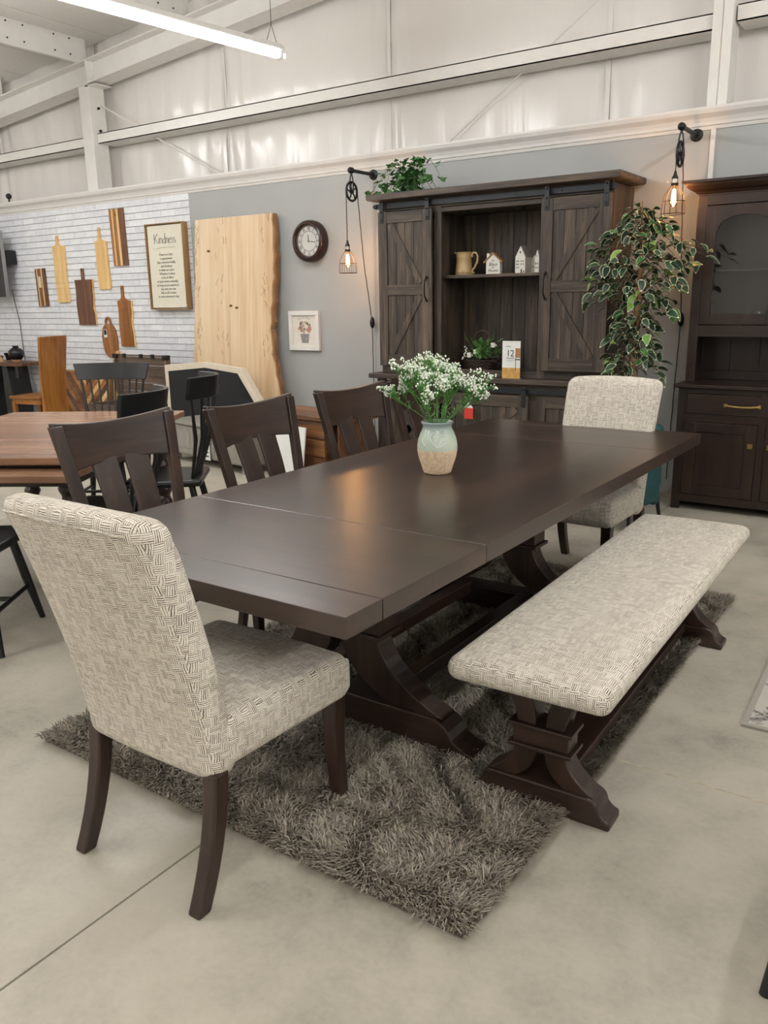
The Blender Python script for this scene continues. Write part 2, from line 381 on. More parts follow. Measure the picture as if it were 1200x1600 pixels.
# upper wall: vinyl faced insulation hung in wide sheets
up = struct(MB().box(-13, 8, 6.80, 6.88, 0, 5.9).build('wall_back_upper', plain('sheet_backing', srgb('#cfc9c2'), .8)), 'upper gable wall hung with white vinyl insulation')
def sheet(x0, x1, seed):
    rnd = random.Random(seed); nx, nz = 48, 40; vs = []; fs = []
    ph = [rnd.uniform(0, 6.28) for _ in range(6)]
    for j in range(nz + 1):
        for i in range(nx + 1):
            u = i / nx; w = j / nz; x = x0 + u * (x1 - x0); z = 2.3 + w * 3.55
            e = min(u, 1 - u); bulge = .05 * (1 - math.exp(-e * 9))
            wr = .020 * math.exp(-e * 10) * math.sin(22 * e * 3 + 7 * w + ph[0]) + .013 * math.sin(u * 19 + 2.5 * math.sin(w * 5 + ph[1]) + ph[2]) * math.sin(w * 7 + ph[3])
            wr += .008 * math.sin(u * 47 + 3 * math.sin(w * 9 + ph[4])) * math.exp(-((w * 3.55 - .95) / .35) ** 2)
            pin = 1 - .7 * math.exp(-((z - 3.23) / .10) ** 2)
            vs.append((x, 6.72 - (bulge + wr) * pin, z))
    for j in range(nz):
        for i in range(nx): a = j * (nx + 1) + i; fs.append((a, a + 1, a + nx + 2, a + nx + 1))
    return vs, fs
sx = [-12.53 + 2.012 * i for i in range(11)]
for i in range(10):
    m_ = MB(); m_.add(*sheet(sx[i], sx[i + 1], i)); m_.build('insulation_sheet', VINYL, up, smooth=True, sharp=180, fix=False)
    MB().box(sx[i] - .018, sx[i] + .018, 6.714, 6.724, 2.3, 5.8).build('seam_tape', VINYL, up)
# far sides of the shop
struct(MB().box(-13.1, -13, -8, 6.88, 0, 5.9).build('wall_left', VINYL), 'white side wall')
struct(MB().box(8, 8.1, -8, 6.88, 0, 5.9).build('wall_right', VINYL), 'white side wall')
struct(MB().box(-13, 8, -8.1, -8, 0, 5.9).build('wall_front', VINYL), 'white wall behind the viewer')
SL = .085
def roof(x): return 4.985 + SL * x
ce = MB(); ce.add([(-13, -8, roof(-13) + .03), (8, -8, roof(8) + .03), (8, 6.88, roof(8) + .03), (-13, 6.88, roof(-13) + .03), (-13, -8, roof(-13) + .2), (8, -8, roof(8) + .2), (8, 6.88, roof(8) + .2), (-13, 6.88, roof(-13) + .2)],
       [(0, 3, 2, 1), (4, 5, 6, 7), (0, 1, 5, 4), (1, 2, 6, 5), (2, 3, 7, 6), (3, 0, 4, 7)])
ce = struct(ce.build('ceiling', CEILP), 'pale sloping ceiling of large boards')
cm_ = MB().box(-.813, .813, -1.213, 1.213, 0, .025).mesh('ceiling_board', CEILP)
for i in range(13):
    for j in range(6):
        x = -12.2 + 1.635 * i; y = 5.45 - 2.435 * j
        link_mesh('ceiling_board', cm_, ce, (x, y, roof(x)), (0, -math.atan(SL), 0))
# gable rafter, columns, girts, purlins
ib = MB()
for (ya, yb, za, zb) in ((6.34, 6.56, 0, .012), (6.446, 6.454, .012, .228), (6.34, 6.56, .228, .24)):
    x0, x1 = -13, 8; f = lambda x: 3.79 + SL * (x + 8.1)
    ib.add([(x0, ya, f(x0) + za), (x1, ya, f(x1) + za), (x1, yb, f(x1) + za), (x0, yb, f(x0) + za), (x0, ya, f(x0) + zb), (x1, ya, f(x1) + zb), (x1, yb, f(x1) + zb), (x0, yb, f(x0) + zb)],
           [(0, 3, 2, 1), (4, 5, 6, 7), (0, 1, 5, 4), (1, 2, 6, 5), (2, 3, 7, 6), (3, 0, 4, 7)])
raf = struct(ib.build('steel_rafter', STEELW), 'white steel I-beam following the roof slope')
MB().box(-8.19, -8.17, 6.345, 6.445, 3.80, 4.01).build('stiffener', STEELW, raf)
c1 = struct(MB().box(-8.36, -8.185, 6.36, 6.56, 0, 3.78).build('steel_column', STEELW, bevel=.004), 'white steel column under the rafter')
MB().box(-8.24, -8.05, 6.36, 6.56, 3.76, 3.772).build('cap_plate', STEELW, c1)
for z in (3.55, 3.32): MB().lathe([(.014, 0), (.014, .02)], 8, Matrix.Translation((-8.18, 6.46, z)) @ Matrix.Rotation(PI / 2, 4, 'Y')).build('bolt', STRAP, c1)
c2 = MB(); c2.box(-1.635, -1.572, 6.36, 6.56, 0, 4.3).box(-1.566, -1.503, 6.36, 6.56, 0, 4.3).box(-1.574, -1.562, 6.37, 6.56, 0, 4.3)
struct(c2.build('steel_column', STEELW, bevel=.004), 'white paired-channel steel column behind the right wall lamp')
for xa, xb, z in ((-12.9, -8.36, 3.17), (-8.18, -1.64, 3.185), (-1.49, 6.0, 3.21)):
    g = MB(); g.box(xa, xb, 6.42, 6.43, z, z + .105).box(xa, xb, 6.42, 6.66, z, z + .008).box(xa, xb, 6.42, 6.66, z + .097, z + .105)
    struct(g.build('wall_girt', STEELW), 'white steel girt running level across the gable wall')
for x in (-11.65, -10.0, -8.36, -6.72, -5.08, -3.44, -1.8, -.16, 1.5, 3.1, 4.7):
    z = 3.79 + SL * (x + 8.1) + .242; p = MB(); p.box(x - .005, x + .005, -8, 6.5, z, z + .315).box(x - .005, x + .07, -8, 6.5, z, z + .008).box(x - .07, x + .005, -8, 6.5, z + .307, z + .315)
    pu = struct(p.build('roof_purlin', STEELW), 'white steel purlin running under the ceiling')
    if -9 < x < -6:
        for k in range(4):
            for dy in (0, .19):
                for dz in (.08, .235):
                    MB().lathe([(.009, 0), (.009, .006)], 8, Matrix.Translation((x + .005, 6.3 - k * .55 - dy, z + dz)) @ Matrix.Rotation(PI / 2, 4, 'Y')).build('bolt', STRAP, pu)
struct(MB().tube([(-8.2, 6.5, 3.60), (-6.45, 6.64, 2.69)], .009, 6).build('brace_rod', STEELW), 'thin steel brace rod by the column')
struct(MB().tube([(-1.9, 6.55, 3.97), (-3.96, 6.64, 2.66)], .007, 6).build('brace_rod', STEELW), 'thin steel brace rod above the cabinet')
# small camera ball on the crown
t = thing('security_camera', 'small black ball camera on top of the crown moulding', 'camera', (-9.72, 6.24, 2.665))
MB().lathe([(.018, 0), (.012, .01), (.009, .05)], 10).build('stand', IRON, t, smooth=True); MB().ball((0, 0, .075), .034, 12, 8).build('housing', IRON, t, smooth=True)

# overhead strip fixtures (the lamps of the shop)
DIFF = emit('lit_tube', (1.0, .998, .992, 1), TUBE_GLOW); FIXB = plain('fixture_shell', srgb('#e6e4df'), .4); CLEARP = glassy('clear_plastic', (.95, .95, .95, 1), .1, .1)
def fixture(x, y, z, rz, label, where=''):
    t = thing('strip_light' + where, label, 'ceiling light', (x, y, z), rz, 'overhead strip lights')
    MB().box(-.036, .036, -1.22, 1.22, .062, .10).build('housing', FIXB, t, bevel=.004)
    pr = [(.036 * math.cos(a), .045 + .036 * math.sin(a)) for a in [PI * 2 * i / 16 for i in range(16)]]
    MB().prism([p for p in pr if p[1] < .066], 'xz', -1.2, 1.2).build('diffuser' + where, DIFF, t, smooth=True, sharp=50)
    for s in (-1, 1):
        MB().box(-.034, .034, s * 1.2, s * 1.245, .012, .09).build('end_cap', CLEARP, t)
        MB().tube([(0, s * 1.10, .10), (0, s * 1.15, .22), (0, s * 1.20, .10)], .0025, 5).tube([(0, s * 1.15, .22), (0, s * 1.15, roof(x) - z + .0)], .0025, 5).build('hanging_wire', STRAP, t)
    return t
_rz = R(-6.8); _d = Vector((math.sin(-_rz), math.cos(-_rz), 0)); _d = Vector((-math.sin(_rz), math.cos(_rz), 0))
_c0 = Vector((-4.31, 5.04, 0)) - _d * 1.22
fixture(_c0.x, _c0.y, 3.14, _rz, 'long white strip light hanging on thin wires')
# the other lamps of the same rows, all outside the picture
BACK = ('far', 'middle', 'behind')
for x, side in ((-8.4, 'left'), (.35, 'overhead'), (4.2, 'right')):
    for k in range(3): fixture(x, 3.7 - k * 4.0, 3.55, 0, 'long white strip light in a parallel row', '_%s_%s_offscreen' % (side, BACK[k]))
for k in (1, 2): fixture(-4.5, 3.7 - k * 4.0, 3.35, 0, 'long white strip light in a parallel row', '_same_row_%s_offscreen' % BACK[k])
# ================================================================== DINING SET
ESP = {a: wood('espresso', a) for a in 'xyz'}; TOP = {a: wood('tabletop', a) for a in 'xyz'}; CHW = {a: wood('chairwood', a) for a in 'xyz'}
def foot_outline(L, h, toe=.05):
    """half outline of a trestle foot with an ogee toe, mirrored"""
    r = [(L - .20 * L / .55, h)] + bez((L - .17 * L / .55, h), (L - .10 * L / .55, h * .95), (L - .085 * L / .55, h * .62), 5) + bez((L - .08 * L / .55, h * .55), (L - .05 * L / .55, h * .34), (L, h * .30), 5) + [(L, 0)]
    l = [(-x, z) for x, z in reversed(r)]
    bot = [(-L + .14, 0), (-L + .16, .012), (L - .16, .012), (L - .14, 0)] if L > .4 else []
    return r + [(x, z) for x, z in reversed(bot)] + l if bot else r + l
def pedestal(par, y, FL, FH, arc_x, z_col0, z_col1, cw, cd, z_top, th, name='pedestal'):
    p = bpy.data.objects.new(name, None)
    f = MB().prism(foot_outline(FL, FH), 'xz', y - th * .62, y + th * .62).build('pedestal', ESP['x'], par, bevel=.006)
    f.name = name
    for s in (-1, 1):
        outer = bez((s * cw * .92, z_col0), (s * cw * 1.0, FH + (z_col0 - FH) * .42), (s * arc_x, FH - .002), 10)
        inner = bez((s * .012, z_col0), (s * cw * .18, FH + (z_col0 - FH) * .30), (s * (arc_x - cw * 1.05), FH - .002), 10)
        MB().ribbon(outer, inner, 'xz', y - th / 2, y + th / 2).build('curved_leg', ESP['z'], f, bevel=.004)
        ax2 = arc_x * .82
        outer = bez((s * cw * .85, z_col1), (s * cw * .95, z_col1 + (z_top - z_col1) * .6), (s * ax2, z_top), 8)
        inner = bez((s * .015, z_col1), (s * cw * .15, z_col1 + (z_top - z_col1) * .55), (s * (ax2 - cw * .9), z_top), 8)
        MB().ribbon(outer, inner, 'xz', y - th / 2, y + th / 2).build('curved_brace', ESP['z'], f, bevel=.004)
    d = cd / 2; lip = (z_col1 - z_col0) * .16
    c = MB().box(-cw, cw, y - d, y + d, z_col0 + lip, z_col1 - lip)
    c.box(-cw - .012, cw + .012, y - d - .012, y + d + .012, z_col0, z_col0 + lip).box(-cw - .012, cw + .012, y - d - .012, y + d + .012, z_col1 - lip, z_col1)
    c.build('collar', ESP['x'], f, bevel=.003)
    MB().box(-arc_x, arc_x, y - th * .6, y + th * .6, z_top - .004, z_top + .03).build('cleat', ESP['x'], f, bevel=.004)
    bpy.data.objects.remove(p); return f
t = thing('dining_table', 'long dark-stained trestle dining table with end leaves on the shag rug', 'table', T(-1.672, 2.88), TROT)
hw = .602; g = .0012
def top_piece(name, y0, y1, mat): return MB().box(-hw, hw, y0 + g, y1 - g, .705, .76).build(name, mat, t, bevel=.002, segs=2)
top_piece('table_top', -.835, .922, TOP['y'])
top_piece('leaf', -1.362, -.835, TOP['x']); top_piece('breadboard_end', -1.508, -1.362, TOP['x'])
top_piece('leaf', .922, 1.38, TOP['x']); top_piece('breadboard_end', 1.38, 1.508, TOP['x'])
for y in (-.75, .465): pedestal(t, y, .548, .13, .43, .355, .45, .19, .115, .675, .085)
for s in (-1, 1): MB().box(s * .16 - .03, s * .16 + .03, -.70, .42, .09, .145).build('stretcher', ESP['y'], t, bevel=.004)
MB().box(-.06, .06, -1.2, 1.2, .672, .704).build('top_rail', ESP['y'], t)

# --- bench
t = thing('upholstered_bench', 'long trestle bench with a woven cream cushion and dark base', 'bench', T(-.885, 2.80), TROT + R(1.5))
def dome(x, y, z):
    if z > .45: z += .018 * (1 - (x / .24) ** 2) * (1 - (y / .95) ** 4)
    return (x, y, z)
MB().rbox(-.238, .238, -.945, .945, .405, .478, .036, 8, dome, res=(10, 4, 30)).build('cushion', FAB, t, smooth=True, sharp=180)
for y in (-.765, .68): pedestal(t, y, .215, .085, .165, .185, .262, .085, .075, .385, .075)
MB().box(-.06, .06, -.72, .64, .05, .085).build('stretcher', ESP['y'], t, bevel=.004)
MB().box(-.20, .20, -.88, .88, .385, .408).build('seat_board', ESP['y'], t, bevel=.003)

# --- upholstered end chairs
def parsons(label, loc, rz):
    t = thing('parsons_chair', label, 'chair', loc, rz, 'upholstered end chairs')
    def back(x, y, z):
        k = max(0, (z - .36)) / .66; w = 1.0 - .06 * (1 - k)
        y2 = y + .02 - .185 * k ** 1.3 + .030 * (x / .26) ** 2 * (0.3 + .7 * k)
        z2 = z + (-.012 * (x / .26) ** 2 if z > .95 else 0)
        return (x * w, y2, z2)
    MB().rbox(-.262, .262, -.262, -.165, .318, 1.028, .042, 10, back, res=(12, 3, 22)).build('backrest', FAB, t, smooth=True, sharp=180)
    def seat(x, y, z):
        if z > .44: z += .02 * (1 - (x / .27) ** 2) * (1 - ((y - .03) / .3) ** 2)
        if y > .1 and z < .44: z += .0
        return (x * (1 + .04 * (y / .3)), y + (.012 if z > .38 and z < .46 and y > .2 else 0), z)
    MB().rbox(-.258, .258, -.20, .292, .345, .482, .035, 8, seat, res=(10, 10, 4)).build('seat', FAB, t, smooth=True, sharp=180)
    for s in (-1, 1):
        n = 7; a = []; 
        yr = lambda u: -.205 - .012 * u - .075 * u * u
        rear = MB(); vs = []; fs = []
        for i in range(n + 1):
            u = i / n; z = .35 * (1 - u); yc = yr(u); h = .024 - .003 * u; xx = s * (.222 + .002 * u)
            vs += [(xx - h, yc - h, z), (xx + h, yc - h, z), (xx + h, yc + h, z), (xx - h, yc + h, z)]
        for i in range(n):
            for k in range(4): fs.append((4 * i + k, 4 * i + (k + 1) % 4, 4 * i + 4 + (k + 1) % 4, 4 * i + 4 + k))
        fs += [(3, 2, 1, 0), (4 * n, 4 * n + 1, 4 * n + 2, 4 * n + 3)]
        rear.add(vs, fs).build('leg', ESP['z'], t, bevel=.006)
        fr = MB(); vs = []; fs = []
        for i in range(n + 1):
            u = i / n; z = .375 * (1 - u); yc = .255 - .012 * math.sin(u * PI) + .022 * u; h = .026 - .007 * u; xx = s * (.228 - .004 * u)
            vs += [(xx - h, yc - h, z), (xx + h, yc - h, z), (xx + h, yc + h, z), (xx - h, yc + h, z)]
        for i in range(n):
            for k in range(4): fs.append((4 * i + k, 4 * i + (k + 1) % 4, 4 * i + 4 + (k + 1) % 4, 4 * i + 4 + k))
        fs += [(3, 2, 1, 0), (4 * n, 4 * n + 1, 4 * n + 2, 4 * n + 3)]
        fr.add(vs, fs).build('leg', ESP['z'], t, bevel=.005)
    pts = [back(x, -.262, 1.0) for x in [-.22 + .44 * i / 12 for i in range(13)]]
    MB().tube([(p[0], p[1] - .0005, p[2] - .006) for p in pts], .0028, 6).build('piping', FAB, t, smooth=True)
    return t
parsons('cream woven upholstered chair pulled out at the leaf end with its back showing', T(-1.594, 1.432), TROT)
parsons('cream woven upholstered chair tucked under the table end before the ficus', T(-1.562, 4.088), TROT + PI + R(-1.5))

# --- slat-back side chairs (local: faces +y)
def side_chair(label, loc, rz):
    t = thing('slat_back_chair', label, 'chair', loc, rz, 'slat-back chairs on the wall side of the dining table')
    def ycrv(z): k = (z - .45) / .57; return -.205 - .115 * k ** 1.15
    def wx(z): return .205 + .062 * (z - .45) / .57
    for s in (-1, 1):
        vs = []; fs = []; n = 12
        for i in range(n + 1):
            z = 1.015 * i / n
            if z < .45: xx = .205; yc = -.205 - .06 * ((.45 - z) / .45) ** 1.6; hy = .017; hx = .017 + .004 * z / .45
            else: xx = wx(z); yc = ycrv(z); hy = .015; hx = .021 + .004 * (z - .45) / .57
            xx *= s; vs += [(xx - hx, yc - hy, z), (xx + hx, yc - hy, z), (xx + hx, yc + hy, z), (xx - hx, yc + hy, z)]
        for i in range(n):
            for k in range(4): fs.append((4 * i + k, 4 * i + (k + 1) % 4, 4 * i + 4 + (k + 1) % 4, 4 * i + 4 + k))
        fs += [(3, 2, 1, 0), (4 * n, 4 * n + 1, 4 * n + 2, 4 * n + 3)]
        MB().add(vs, fs).build('back_post', CHW['z'], t, bevel=.004)
    # crest rail, hollowed for the sitter, ears a little raised
    nx = 16; vs = []; fs = []
    for i in range(nx + 1):
        u = -1 + 2 * i / nx; sag = -.030 * (1 - u * u)
        zt = 1.025 - .020 * (1 - u * u) + .004 * u * u; zb = .842 + .020 * (1 - u * u) - .008
        for z, dy in ((zb, -.014), (zb, .012), (zt, .012), (zt, -.014)):
            vs.append((u * (wx(z) + .016), ycrv(z) + sag + dy - .002, z))
    for i in range(nx):
        for k in range(4): fs.append((4 * i + k, 4 * i + (k + 1) % 4, 4 * i + 4 + (k + 1) % 4, 4 * i + 4 + k))
    fs += [(3, 2, 1, 0), (4 * nx, 4 * nx + 1, 4 * nx + 2, 4 * nx + 3)]
    MB().add(vs, fs).build('crest_rail', CHW['x'], t, bevel=.005, smooth=True)
    for s in (-1, 1):
        vs = []; fs = []; n = 10
        for i in range(n + 1):
            z = .45 + .42 * i / n; k = i / n; yc = ycrv(z) - .026 * math.sin(k * PI / 2) + .02 * math.sin(k * PI); xc = s * (.066 + .012 * k); h = .049 + .009 * k
            vs += [(xc - h, yc - .007, z), (xc + h, yc - .007, z), (xc + h, yc + .007, z), (xc - h, yc + .007, z)]
        for i in range(n):
            for k in range(4): fs.append((4 * i + k, 4 * i + (k + 1) % 4, 4 * i + 4 + (k + 1) % 4, 4 * i + 4 + k))
        fs += [(3, 2, 1, 0), (4 * n, 4 * n + 1, 4 * n + 2, 4 * n + 3)]
        MB().add(vs, fs).build('back_slat', CHW['z'], t, bevel=.003, smooth=True)
    MB().rbox(-.235, .235, -.20, .235, .435, .482, .022, 6, lambda x, y, z: (x * (1 + .06 * y / .23), y, z + (.012 * (1 - (x / .24) ** 2) * (1 - (y / .24) ** 2) if z > .46 else 0)), res=(8, 8, 2)).build('seat', FAB, t, smooth=True, sharp=180)
    MB().box(-.215, .215, -.20, .215, .385, .437).build('apron', CHW['x'], t, bevel=.003)
    for s in (-1, 1):
        vs = []
        for z, h in ((.40, .021), (0, .014)): vs += [(s * .205 - h, .205 - h, z), (s * .205 + h, .205 - h, z), (s * .205 + h, .205 + h, z), (s * .205 - h, .205 + h, z)]
        MB().add(vs, [(0, 1, 2, 3), (7, 6, 5, 4), (0, 4, 5, 1), (1, 5, 6, 2), (2, 6, 7, 3), (3, 7, 4, 0)]).build('leg', CHW['z'], t, bevel=.003)
    return t
s0 = side_chair('dark slat-back dining chair beside the leaf end of the table', T(-2.425, 2.07), TROT - PI / 2)
for lab, x, y, a in (('dark slat-back dining chair, second along the table from the cream chair showing its back', -2.30, 2.725, 2.0), ('dark slat-back dining chair in front of the low walnut dresser', -2.27, 3.42, -2.0),
                     ('dark slat-back dining chair mostly hidden behind the flower vase', -2.27, 4.06, -2.0)):
    o = copy_tree(s0); o.location = T(x, y); o.rotation_euler = (0, 0, TROT - PI / 2 + R(a)); o['label'] = lab

# --- shag rug
random.seed(11)
t = thing('shag_rug', 'taupe shag rug with long pile under the dining table', 'rug', T(0, 0), TROT)
rx0, rx1, ry0, ry1 = -2.435, -.788, 1.425, 4.06
MB().box(rx0, rx1, ry0, ry1, .001, .010).build('backing', plain('rug_backing', srgb('#5b544a'), .95), t)
rng = np.random.default_rng(3)
nb = 160000
px = rng.uniform(rx0 - .008, rx1 + .008, nb); py = rng.uniform(ry0 - .008, ry1 + .008, nb)
cell = .05; gx = np.floor(px / cell); gy = np.floor(py / cell)
ang = 2 * np.pi * (np.sin(px * 17.1 + 1.7 * np.sin(py * 13.3)) * .35 + np.sin(py * 15.1 + px * 9.7) * .35) + rng.normal(0, .95, nb)
edge = np.minimum(np.minimum(px - rx0, rx1 - px), np.minimum(py - ry0, ry1 - py))
ox = np.where(px - rx0 < .05, -1., 0) + np.where(rx1 - px < .05, 1., 0); oy = np.where(py - ry0 < .05, -1., 0) + np.where(ry1 - py < .05, 1., 0)
dx = np.cos(ang) + ox * 1.1; dy = np.sin(ang) + oy * 1.1; dl = np.hypot(dx, dy) + 1e-6; dx /= dl; dy /= dl
L = rng.uniform(.030, .052, nb); lean = rng.uniform(.35, .85, nb); w = rng.uniform(.0013, .0026, nb)
side = np.stack([-dy, dx, np.zeros(nb)], 1) * w[:, None]
base = np.stack([px, py, np.full(nb, .009)], 1)
mid = base + np.stack([dx * L * lean * .38, dy * L * lean * .38, L * (1 - lean * .45) * .68], 1)
tip = base + np.stack([dx * L * lean, dy * L * lean, L * (1 - lean * .62) * .92], 1)
V = np.concatenate([base - side, base + side, mid - side * .9, mid + side * .9, tip - side * .3, tip + side * .3], 0)
i = np.arange(nb); F = np.concatenate([np.stack([i, i + nb, i + 3 * nb, i + 2 * nb], 1), np.stack([i + 2 * nb, i + 3 * nb, i + 5 * nb, i + 4 * nb], 1)], 0)
me = bpy.data.meshes.new('pile'); me.vertices.add(len(V)); me.vertices.foreach_set('co', V.astype(np.float32).ravel())
me.loops.add(F.size); me.loops.foreach_set('vertex_index', F.astype(np.int32).ravel()); me.polygons.add(len(F))
me.polygons.foreach_set('loop_start', np.arange(0, F.size, 4, dtype=np.int32)); me.update(calc_edges=True)
tone = rng.uniform(0, 1, nb)[:, None]; c0 = np.array(srgb('#6d665a')[:3]); c1 = np.array(srgb('#b0a798')[:3])
tint = np.concatenate([np.tile(c0 + (c1 - c0) * tone, (6, 1)), np.ones((6 * nb, 1))], 1)
at = me.color_attributes.new('tint', 'FLOAT_COLOR', 'POINT'); at.data.foreach_set('color', tint.astype(np.float32).ravel())
me.materials.append(colattr('rug_pile', .8)); o = bpy.data.objects.new('pile', me); COL.objects.link(o); o.parent = t; o['kind'] = 'stuff'

# --- vase and flowers
vx, vy, _ = T(-1.727, 2.857)
t = thing('flower_vase', 'stoneware vase, pale blue-green above sand-textured lower half, on the dining table', 'vase', (vx, vy, .76))
vprof = [(.050, 0), (.055, .002), (.058, .008), (.066, .035), (.076, .065), (.0815, .095), (.082, .115), (.078, .140), (.070, .163), (.062, .180), (.0585, .190), (.060, .198), (.065, .206), (.066, .210), (.063, .2125), (.057, .208), (.054, .198), (.06, .17), (.072, .12), (.06, .03), (.0, .012)]
def vr(z):
    for (r0, z0), (r1, z1) in zip(vprof[:13], vprof[1:14]):
        if z0 <= z <= z1: return r0 + (r1 - r0) * (z - z0) / (z1 - z0)
    return .06
GLAZE = None
m, nt, b = newmat('vase_glaze'); tc = nt.nodes.new('ShaderNodeTexCoord'); sp = nt.nodes.new('ShaderNodeSeparateXYZ'); nt.links.new(tc.outputs['Object'], sp.inputs[0])
nz = N(nt, 'ShaderNodeTexNoise', i_Scale=18.0, i_Detail=3.0); nt.links.new(tc.outputs['Object'], nz.inputs['Vector'])
zz = math_(nt, 'ADD', sp.outputs[2], math_(nt, 'MULTIPLY', math_(nt, 'SUBTRACT', nz.outputs[0], .5), .02))
nt.links.new(ramp(nt, math_(nt, 'DIVIDE', zz, .215), [(0, srgb('#b9c4b3')), (.55, srgb('#bcc8b6')), (.75, srgb('#aebcad')), (.95, srgb('#93a19e'))]), b.inputs['Base Color']); b.inputs['Roughness'].default_value = .22; GLAZE = m
SAND = plain('sand_glaze', srgb('#d9bf9f'), .9, noise=.22, nscale=90, bmp=.9)
lo = MB(); lo.lathe([p for p in vprof[:6]] + [(.0817, .100)], 40, caps=True); hi = MB(); hi.lathe([(.0815, .098)] + vprof[6:], 40, caps=False)
hi.build('glazed_body', GLAZE, t, smooth=True, sharp=70); lo.build('sand_band', SAND, t, smooth=True, sharp=70)
a0 = math.atan2(-vy, -vx)
def vp(da, z): r = vr(z) + .0006; return (r * math.cos(a0 + da), r * math.sin(a0 + da), z)
# screen right is +da when looked at from the front
petals = [[(-.02, .118), (-.25, .135), (-.42, .155), (-.36, .172), (-.18, .172)], [(.0, .116), (-.12, .140), (-.16, .158), (-.02, .170), (.02, .170)], [(.02, .116), (.14, .135), (.22, .150), (.14, .164), (.05, .170)],
          [(.10, .118), (.30, .126), (.5, .138)], [(.26, .158), (.45, .161), (.58, .163)], [(-.62, .122), (-.8, .13), (-.95, .15)]]
pm = MB()
for P in petals:
    pts = []
    for k in range(len(P) - 1):
        for u in (0, .5): pts.append(vp(P[k][0] * (1 - u) + P[k + 1][0] * u, P[k][1] * (1 - u) + P[k + 1][1] * u))
    pts.append(vp(*P[-1])); pm.tube(pts, .0019, 5)
pm.build('petal_lines', PAPER, t, smooth=True)
random.seed(21)
t = thing('flower_bouquet', "bunch of tiny white baby's breath blossoms in the stoneware vase", 'flowers', (vx, vy, .77))
stem = MB(); bl = MB(); lf = MB()
def sprig(p, d, L, lvl):
    q = p + d * L; stem.tube([tuple(p), tuple((p + q) / 2 + Vector((random.uniform(-.004, .004), random.uniform(-.004, .004), .003))), tuple(q)], .0012 if lvl else .0018, 4, caps=False)
    if lvl == 3:
        for _ in range(random.randint(2, 4)):
            e = q + Vector((random.uniform(-1, 1), random.uniform(-1, 1), random.uniform(-.5, 1))) * .011
            stem.tube([tuple(q), tuple(e)], .0007, 3, caps=False); bl.ball(tuple(e), random.uniform(.0030, .0048), 6, 4)
        return
    for _ in range(3 if lvl else 4):
        nd = (d + Vector((random.uniform(-1, 1), random.uniform(-1, 1), random.uniform(-.35, .75))) * (.62 if lvl else .5)).normalized()
        sprig(p + d * L * random.uniform(.6, 1.0), nd, L * random.uniform(.42, .62), lvl + 1)
        for _q in range(2):
            a = p + d * L * random.uniform(.2, 1); w = Vector((random.uniform(-1, 1), random.uniform(-1, 1), random.uniform(0, 1))).normalized(); s_ = w.cross(Vector((0, 0, 1))).normalized() * .0028
            e = a + w * random.uniform(.018, .034); mdp = (a + e) / 2; lf.add([tuple(a), tuple(mdp + s_), tuple(e), tuple(mdp - s_)], [(0, 1, 2, 3)])
for k in range(20):
    az = 2 * PI * k / 20 + random.uniform(-.2, .2); tl = random.uniform(.12, 1.12)
    d = Vector((math.cos(az) * math.sin(tl), math.sin(az) * math.sin(tl), math.cos(tl)))
    st = Vector((math.cos(az) * .03, math.sin(az) * .03, .195)); stem.tube([(math.cos(az) * .02, math.sin(az) * .02, .03), tuple(st)], .0018, 4)
    sprig(st, d, random.uniform(.115, .16), 0)
stem.build('stems', plain('stem_green', srgb('#568a41'), .6), t, fix=False, kind='stuff'); bl.build('blossoms', plain('blossom_white', srgb('#eef2e4'), .7), t, smooth=True, sharp=180, fix=False, kind='stuff')
lf.build('leaflets', plain('leaflet_green', srgb('#6aa552'), .6), t, fix=False, kind='stuff')
# ================================================================== BARN-DOOR CABINET
BN = {a: wood('barn', a) for a in 'xyz'}; BD = BN
def strap_hanger(par, x, y, z0, z1, w=.034):
    h = MB().box(x - w / 2, x + w / 2, y - .006, y, z0, z1).build('strap_hanger', STRAP, par, bevel=.001)
    for k in (.12, .5, .88):
        MB().lathe([(.008, 0), (.008, .004), (.004, .007)], 8, Matrix.Translation((x, y - .006, z0 + (z1 - z0) * k)) @ Matrix.Rotation(PI / 2, 4, 'X')).build('rivet', IRON, h)
    return h
def pull(par, x, y, z0, z1):
    p = MB().tube([(x, y, z0), (x, y - .018, z0 + .012), (x, y - .036, z0 + .04), (x, y - .038, (z0 + z1) / 2), (x, y - .036, z1 - .04), (x, y - .018, z1 - .012), (x, y, z1)], [.007, .007, .006, .0075, .006, .007, .007], 8)
    for z in (z0, z1): p.ball((x, y - .004, z), .011, 8, 6)
    return p.build('handle', IRON, par, smooth=True)
